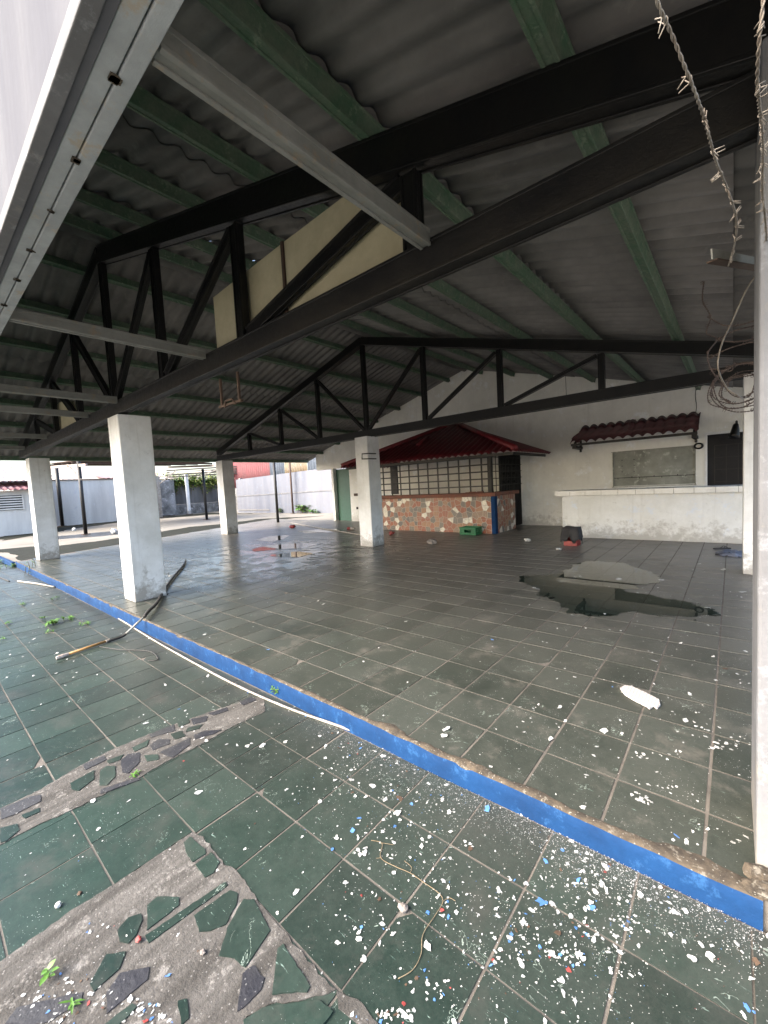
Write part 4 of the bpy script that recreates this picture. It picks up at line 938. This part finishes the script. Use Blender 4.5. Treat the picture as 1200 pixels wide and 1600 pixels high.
# C shaped hook strap on the rear middle column
cs = MB(); x0, z0 = -6.46, 2.12
cs.tube([(-6.40, 7.07, 2.19), (-6.62, 7.06, 2.20), (-6.63, 7.06, 2.08), (-6.40, 7.06, 2.07)], .014, 6); cs.tube([(-6.40, 7.06, 2.19), (-6.40, 7.3, 2.19)], .014, 6); cs.tube([(-6.40, 7.06, 2.07), (-6.40, 7.3, 2.07)], .014, 6)
tag(cs.build('wire_strap', 'hose'), 'dark wire strap clamped round the top of the rear middle column', 'strap')
# rusty hanging frame below the front truss
hf = MB()
for x in (-3.82, -3.50): hf.beam((x, 2.11, 2.569), (x, 2.11, 2.30), .02, .02, (0, 1, 0))
hf.beam((-3.86, 2.11, 2.30), (-3.46, 2.11, 2.30), .03, .02); hf.tube([(-3.75, 2.1, 2.28), (-3.7, 2.08, 2.33), (-3.58, 2.08, 2.33), (-3.55, 2.1, 2.28)], .01, 6)
tag(hf.build('rusty_hanger', 'rust'), 'small rusty metal frame hanging under the front truss', 'hanger')
# hook bolted to a purlin
x = -1.70; zb = ztop(x)+.0
hk = MB(); yk = 3.25; hk.beam((x, yk, zb+.0), (x-.05, yk-.02, zb-.12), .035, .012); hk.beam((x-.05, yk, zb-.10), (x+.05, yk-.1, zb-.02), .03, .012); hk.box(x-.03, yk+.2, zb-.09, x+.03, yk+.26, zb+.0)
tag(hk.build('purlin_hook', 'rust'), 'rusty bent hook hanging from a green purlin behind the front truss', 'hook')
hw = MB().tube([(-3.05+.0, 10.5, ztop(-3.05)+.0), (-3.04, 10.5, 3.3)], .006, 5); tag(hw.build('hanging_wire', 'hose'), 'short dark wire hanging from the roof above the awning', 'wire')

# ------------------------------------------------------------------ plants
def leaf(mb, p, d, L, w, mi=0, droop=.4):
    d = Vector(d).normalized(); s = d.cross(Vector((0, 0, 1)));
    if s.length < .1: s = Vector((1, 0, 0))
    s.normalize(); p = Vector(p); o = len(mb.v); u = Vector((0, 0, 1))
    ws = (.15, .85, 1, .6, 0.03)
    for i, q in enumerate(ws):
        t = i/4; c = p+d*L*t-u*droop*L*t*t
        mb.v += [tuple(c-s*w*q/2+u*w*.12*q), tuple(c-u*.0), tuple(c+s*w*q/2+u*w*.12*q)]
    for i in range(4):
        for k in range(2): a = o+i*3+k; mb.face((a, a+1, a+4, a+3), mi)
def weed(x, y, z, n, L, h, label, mt='leafbright', group='weeds in the paving', name='weed', w=.35, seed=0):
    rng = random.Random(seed); e = empty(name, (x, y, z), label, 'weed', group); mb = MB(); st = MB()
    ns = max(1, n//6)
    for s in range(ns):
        a = rng.random()*6.28; rr = rng.random()*L*1.2*(ns > 1); bx_, by_ = x+rr*math.cos(a), y+rr*math.sin(a); hh = h*rng.uniform(.6, 1)
        tx, ty = bx_+rng.uniform(-.3, .3)*hh, by_+rng.uniform(-.3, .3)*hh
        st.tube([(bx_, by_, z), ((bx_+tx)/2, (by_+ty)/2, z+hh*.5), (tx, ty, z+hh)], L*.03, 5)
        for k in range(n//ns):
            t = .3+.7*k/max(1, n//ns-1); a = k*2.4+rng.random()
            leaf(mb, (bx_+(tx-bx_)*t, by_+(ty-by_)*t, z+hh*t), (math.cos(a), math.sin(a), rng.uniform(.1, .8)), L*rng.uniform(.6, 1.1), L*w*rng.uniform(.7, 1.1), 0, rng.uniform(.1, .6))
    mb.build('leaves', mt, e, smooth=True); st.build('stem', 'stem', e)
    return e
g = G(76, 1530, -.147); weed(g[0], g[1], -.147, 8, .036, .035, 'bright green seedling growing from the mortar at the bottom left', seed=1, w=.55)
g = G(112, 1575, -.147); weed(g[0], g[1], -.147, 6, .045, .030, 'grassy weed below the seedling at the bottom left corner', seed=2, w=.2)
g = G(208, 1212, -.147); weed(g[0], g[1], -.147, 14, .028, .016, 'small weed between the slate pieces of the crazy paving band', seed=3)
g = G(432, 1088, -.15); weed(g[0], g[1], -.15, 22, .05, .08, 'small green weed against the blue kerb beside the white pipe', mt='leaf', seed=4, w=.3)
for k, (px, py, n, L, lb) in enumerate([(85, 975, 50, .09, 'largest weed clump in the left paving joints'), (110, 968, 26, .07, 'weed clump just right of the largest clump in the left paving'), (132, 976, 24, .06, 'weed clump nearest the kerb in the left paving'), (68, 968, 18, .06, 'sparse weed clump left of the largest clump'), (75, 990, 16, .05, 'low weed clump in front of the largest clump'),
                                        (40, 945, 16, .06, 'weed clump at a tile joint further left, nearer the far kerb'), (82, 937, 14, .06, 'weed clump on the paving near the short white pipe'), (15, 975, 14, .06, 'weed clump at the left edge of the picture'), (5, 1000, 10, .05, 'faint weed clump lowest at the left edge')]):
    g = G(px, py, -.15); weed(g[0], g[1], -.15, n, L, L*.6, lb, seed=30+k)
g = G(60, 893, -.15); weed(g[0]+.3, 1.72, -.15, 30, .18, .30, 'tall grass tuft at the kerb in front of the end column', mt='leaf', seed=44, w=.12, name='grass_tuft')
weed(-14.0, 1.6, -.15, 30, .16, .12, 'dark weeds at the corner where the two blue kerbs meet', mt='leaf', seed=45, w=.2)
weed(-15.4, 1.55, -.15, 30, .16, .12, 'dark weeds along the far blue kerb at the left edge', mt='leaf', seed=46, w=.2)
weed(-20.5, 16.1, -.06, 60, .40, .55, 'bushy weed at the foot of the white yard wall beside the thin rusty post', mt='leaf', seed=47, w=.5, name='bush')
weed(-19.3, 16.0, -.06, 40, .30, .25, 'low spreading weed right of the thin rusty post', mt='leafbright', seed=49, w=.5, name='bush')
weed(-22.8, 16.1, -.06, 30, .25, .35, 'small weed at the foot of the white yard wall left of the rusty post', mt='leaf', seed=48, w=.5, name='bush')

# ------------------------------------------------------------------ the yard
def thin_post(x, y, h, r, mt, label, z=-.06, square=False, joint=None, lean=(0, 0)):
    e = empty('yard_post', (x, y, z), label, 'post', 'posts in the yard'); mb = MB()
    if square: mb.beam((x, y, z), (x+lean[0], y+lean[1], z+h), r*2, r*2, (0, 1, 0))
    else: mb.tube([(x, y, z), (x+lean[0], y+lean[1], z+h)], r, 10)
    mb.build('shaft', mt, e, smooth=not square)
    b = MB(); b.box(x-r*2, y-r*2, z, x+r*2, y+r*2, z+.03); b.build('foot_plate', 'rust', e)
    return e
thin_post(-22.1, 5.19, 3.3, .075, 'blackdust', 'dark post in the yard, right of the white end column')
thin_post(-32.0, 6.35, 3.9, .10, 'blackdust', 'dark post close to the left yard wall, next to the end column')
thin_post(-23.8, 11.6, 3.0, .075, 'blackdust', 'rusty dark post standing left of the rear end column')
thin_post(-15.8, 11.0, 2.9, .06, 'blackdust', 'dark post at the platform corner beside the puddles')
thin_post(-21.3, 16.0, 3.4, .06, 'rust', 'thin rusty post against the white yard wall')
thin_post(-33.0, 14.7, 3.2, .10, 'white', 'tall white post before the vine covered fence', square=True)
thin_post(-33.6, 13.6, 2.9, .09, 'white', 'shorter white post left of the tall white one, before the fence', square=True)
thin_post(-32.2, 17.2, 3.2, .09, 'white', 'white post half hidden behind the rusty dark post', square=True)
thin_post(-29.2, 15.9, 3.3, .10, 'white', 'white post in front of the whitewashed block wall', square=True)
thin_post(-31.6, 12.0, 3.0, .12, 'pvc', 'cream post at the right end of the left yard wall', square=True)

lw_ = empty('yard_wall', (-32.4, 9, 0), 'long stained white wall on the left side of the yard, with a breeze block vent', 'wall')
w = MB(); w.box(-32.6, 5.3, -.3, -32.4, 12.45, 2.83); w.build('wall', 'yardwall', lw_)
q = MB()
for i in range(4):
    for j in range(3):
        y0_, z0_ = 11.75+i*.18, 1.75+j*.27
        q.beam((-32.38, y0_, z0_), (-32.38, y0_+.15, z0_+.22), .03, .04, (1, 0, 0)); q.beam((-32.38, y0_, z0_+.22), (-32.38, y0_+.15, z0_), .03, .04, (1, 0, 0))
MB().box(-32.399, 11.7, 1.7, -32.39, 12.4, 2.5).build('vent_opening', 'dark', lw_); q.build('breeze_block', 'wall', lw_)
w = MB(); w.box(-32.75, 5.2, 2.84, -32.30, 12.5, 2.88); w.build('coping', 'rustroof', lw_)

def corrugated(mb, p0, e, f, L, Wd, per, amp, mi=0, nx=None):
    """sheet: origin p0, waves along e (length L), sheet extends along f (length Wd)"""
    p0, e, f = Vector(p0), Vector(e).normalized(), Vector(f).normalized(); nn_ = e.cross(f).normalized(); n = nx or int(L/per*6); o = len(mb.v)
    for i in range(n+1):
        s = L*i/n
        for j in (0, 1): mb.v.append(tuple(p0+e*s+f*Wd*j+nn_*amp*math.sin(2*math.pi*s/per)))
    for i in range(n): a = o+i*2; mb.face((a, a+2, a+3, a+1), mi)
sh = empty('yard_building', (-28.5, 2, 0), 'low white outbuilding with louvred window and faded red metal roof', 'building')
MB().box(-32.39, -6, -.3, -27.3, 4.45, 2.15).build('wall', 'yardwall', sh)
rr = MB(); corrugated(rr, (-26.9, -6.2, 2.20), (0, 1, 0), (-1, 0, .16), 11.0, 6.2, .25, .03); ro = rr.build('roof', 'pink', sh, smooth=True); ro.modifiers.new('t', 'SOLIDIFY').thickness = .02
rr = MB(); corrugated(rr, (-27.9, -6.2, 2.68), (0, 1, 0), (-1, 0, .10), 11.4, 3.0, .25, .03); rr.build('upper_roof', 'paleroof', sh, smooth=True)
lv = MB(); MB().box(-27.299, 1.4, 1.20, -27.28, 3.95, 1.92).build('window', 'dark', sh)
for i in range(6): lv.box(-27.27, 1.4, 1.22+i*.12, -27.22, 3.95, 1.28+i*.12)
for y in (1.4, 2.6, 3.9): lv.box(-27.265, y, 1.2, -27.215, y+.06, 1.93)
lv.build('louvres', 'yardwall', sh)
# neighbour's roofs beyond the left wall
nr = empty('neighbour_roof', (-38, 9, 0), 'pale sheet roof with red patches rising behind the left yard wall', 'roof')
rr = MB(); corrugated(rr, (-33.2, 4.2, 2.82), (0, 1, 0), (-1, 0, .20), 9.8, 7, .3, .03); rr.build('sheet', 'paleroof', nr, smooth=True)
rr = MB(); corrugated(rr, (-33.0, 9.0, 2.95), (0, 1, 0), (-1, 0, .16), 2.8, 2.2, .3, .03); rr.build('red_sheet', 'pink', nr, smooth=True)
MB().box(-40.5, 4.4, 0, -33.2, 13.8, 2.7).build('wall', 'block', nr)

ff = empty('board_fence', (-34.4, 16, 0), 'grey weathered board fence on a whitewashed block base at the yard end', 'fence')
w = MB(); rng = random.Random(4); y = 12.46
while y < 18.6: w.box(-34.45, y, .75, -34.40+rng.uniform(0, .012), y+.235, 2.72+rng.uniform(-.06, .05)); y += .245
w.build('boards', 'fencegrey', ff); MB().box(-34.6, 12.46, -.3, -34.3, 18.7, .74).build('block_base', 'block', ff)
# vines
vn = empty('vine', (-34.3, 15, 2.6), 'yellow green vine trailing over the top of the grey board fence', 'vine')
lv_ = MB(); rng = random.Random(11)
for i in range(2300):
    y = rng.uniform(12.5, 18.6); dn = .45+.7*max(0, nz(y*1.1, 4)+.25); z = 2.75+rng.gauss(.1, .25)*1.0-abs(rng.gauss(0, .5))*dn
    if z > 3.35 or z < 1.2: continue
    a = rng.random()*6.28; leaf(lv_, (-34.25+rng.gauss(0, .14), y, z), (math.cos(a), math.sin(a), rng.uniform(-.6, .5)), .20, .12, rng.choice((0, 0, 1)), .4)
lv_.build('leaves', ['leafyellow', 'leaf'], vn); st = MB()
for i in range(9): y = 12.9+i*.66; st.tube([(-34.3, y, 2.85), (-34.24, y+rng.uniform(-.3, .3), 2.2), (-34.24, y+rng.uniform(-.4, .4), 1.5)], .015, 5)
st.build('stems', 'stem', vn)

bk = empty('block_wall', (-30, 17, 0), 'mouldy whitewashed concrete block wall between the board fence and the white wall', 'wall')
w = MB(); rng = random.Random(8)
for r_ in range(13):
    x = -34.3+(.2 if r_ % 2 else 0); z = -.06+r_*.2
    while x < -28.3: w.box(x, 18.70-(x+34.3)*.36+rng.uniform(0, .015), z, min(x+.39, -28.25), 18.9-(x+34.3)*.36, z+.19); x += .40
w.build('blocks', 'block', bk)
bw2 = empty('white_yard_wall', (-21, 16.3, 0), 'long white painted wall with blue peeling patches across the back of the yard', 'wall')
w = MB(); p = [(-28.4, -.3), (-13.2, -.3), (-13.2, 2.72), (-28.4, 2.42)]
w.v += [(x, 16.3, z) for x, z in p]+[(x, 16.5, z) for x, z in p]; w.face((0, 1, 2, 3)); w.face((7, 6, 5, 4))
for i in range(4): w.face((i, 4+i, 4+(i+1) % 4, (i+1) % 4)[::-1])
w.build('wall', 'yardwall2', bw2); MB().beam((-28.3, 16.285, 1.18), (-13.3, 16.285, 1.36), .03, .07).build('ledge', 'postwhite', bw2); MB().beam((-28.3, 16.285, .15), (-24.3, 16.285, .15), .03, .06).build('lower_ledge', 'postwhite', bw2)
cf = empty('corrugated_fence', (-22, 16.7, 0), 'faded red, grey and ochre corrugated sheets standing up behind the white yard wall', 'fence')
for x0_, x1_, mt in ((-33, -29.5, 'fencered'), (-29.5, -24.6, 'fencered'), (-24.58, -22.9, 'fenceblue'), (-22.88, -20.5, 'fenceyellow'), (-20.48, -18.5, 'fenceblue'), (-18.48, -13.6, 'fenceyellow')):
    rr = MB(); corrugated(rr, (x0_, 16.75+(2.2 if x0_ < -32 else 0), 1.8), (1, 0, 0), (0, 0, 1), x1_-x0_, 2.1 if mt == 'fencered' else 1.95, .26, .03)
    o = rr.build('sheet', mt, cf, smooth=True); o.modifiers.new('t', 'SOLIDIFY').thickness = .004

# canopy over the yard
cn = empty('yard_canopy', (-27, 9, 0), 'sagging rusty corrugated canopy on thin posts over the left part of the yard', 'canopy')
rr = MB(); corrugated(rr, (-28.6, 5.2, 3.61), (0, 1, 0), (1, 0, -.055), 6.4, 6.0, .27, .035); o = rr.build('roof_sheet', 'rustroof', cn, smooth=True); o.modifiers.new('t', 'SOLIDIFY').thickness = .008
for x in (-28.4, -26.2, -24.6, -22.8): MB().beam((x, 5.1, 3.66-(x+31.2)*.055), (x, 11.7, 3.66-(x+31.2)*.055), .06, .09).build('purlin', 'rust', cn)
for y in (5.2, 11.6): MB().beam((-31.6, y, 3.55), (-21.0, y, 2.98), .08, .12).build('rafter', 'paleroof', cn)
MB().beam((-22.0, 5.19, 2.4), (-24.0, 5.19, 3.2), .06, .08).build('brace', 'pvc', cn); MB().beam((-31.6, 12.0, 2.3), (-30.7, 13.0, 3.3), .07, .08).build('brace', 'pvc', cn)
c3 = empty('slatted_shelter', (-31, 15, 0), 'low shelter of dark slats on white posts in front of the vine covered fence', 'shelter')
for i in range(4): MB().beam((-33.6, 13.5, 2.95+.17*i), (-28.9, 16.7, 2.95+.17*i), .05, .10).build('slat', 'blackdust', c3)
for y in (13.6, 15.0, 16.2): MB().beam((-33.2, y, 3.30), (-29.0, y+1.2, 3.12), .08, .10).build('rafter', 'pvc', c3)
MB().beam((-31.3, 14.8, 2.8), (-30.2, 15.8, 3.3), .06, .06).build('brace', 'pvc', c3)

# tree behind the left roofs
def tree(x, y, h, r, label, n, seed, mt=('leaf', 'leafbright')):
    e = empty('tree', (x, y, 0), label, 'tree', 'trees beyond the yard'); rng = random.Random(seed)
    t = MB(); t.tube([(x, y, -.3), (x+.1, y+.1, h*.35), (x-.1, y, h*.6)], [.22, .17, .12], 8)
    tips = []
    for k in range(9):
        a = k*.7+rng.random(); q = Vector((x+r*.75*math.cos(a)*rng.uniform(.5, 1), y+r*.75*math.sin(a)*rng.uniform(.5, 1), h*rng.uniform(.62, .98)))
        t.tube([(x, y, h*rng.uniform(.4, .6)), tuple(Vector((x, y, h*.6)).lerp(q, .5)+Vector((0, 0, .3))), tuple(q)], [.09, .06, .02], 6); tips.append(q)
    t.build('trunk', 'stem', e); c_ = MB()
    for i in range(n):
        q = rng.choice(tips); d = Vector((rng.gauss(0, 1), rng.gauss(0, 1), rng.gauss(0, .6))); p = q+d*r*.24
        a = rng.random()*6.28; leaf(c_, p, (math.cos(a), math.sin(a), rng.uniform(-.5, .5)), .34, .17, 1 if rng.random() < .35 else 0, .5)
    c_.build('crown', list(mt), e)
tree(-48, 3.5, 4.9, 2.6, 'green leafy tree behind the red roofs at the left edge', 2600, 3)
tree(-52, 9.5, 4.3, 2.2, 'smaller tree behind the pale roofs, right of the edge tree', 1500, 5)
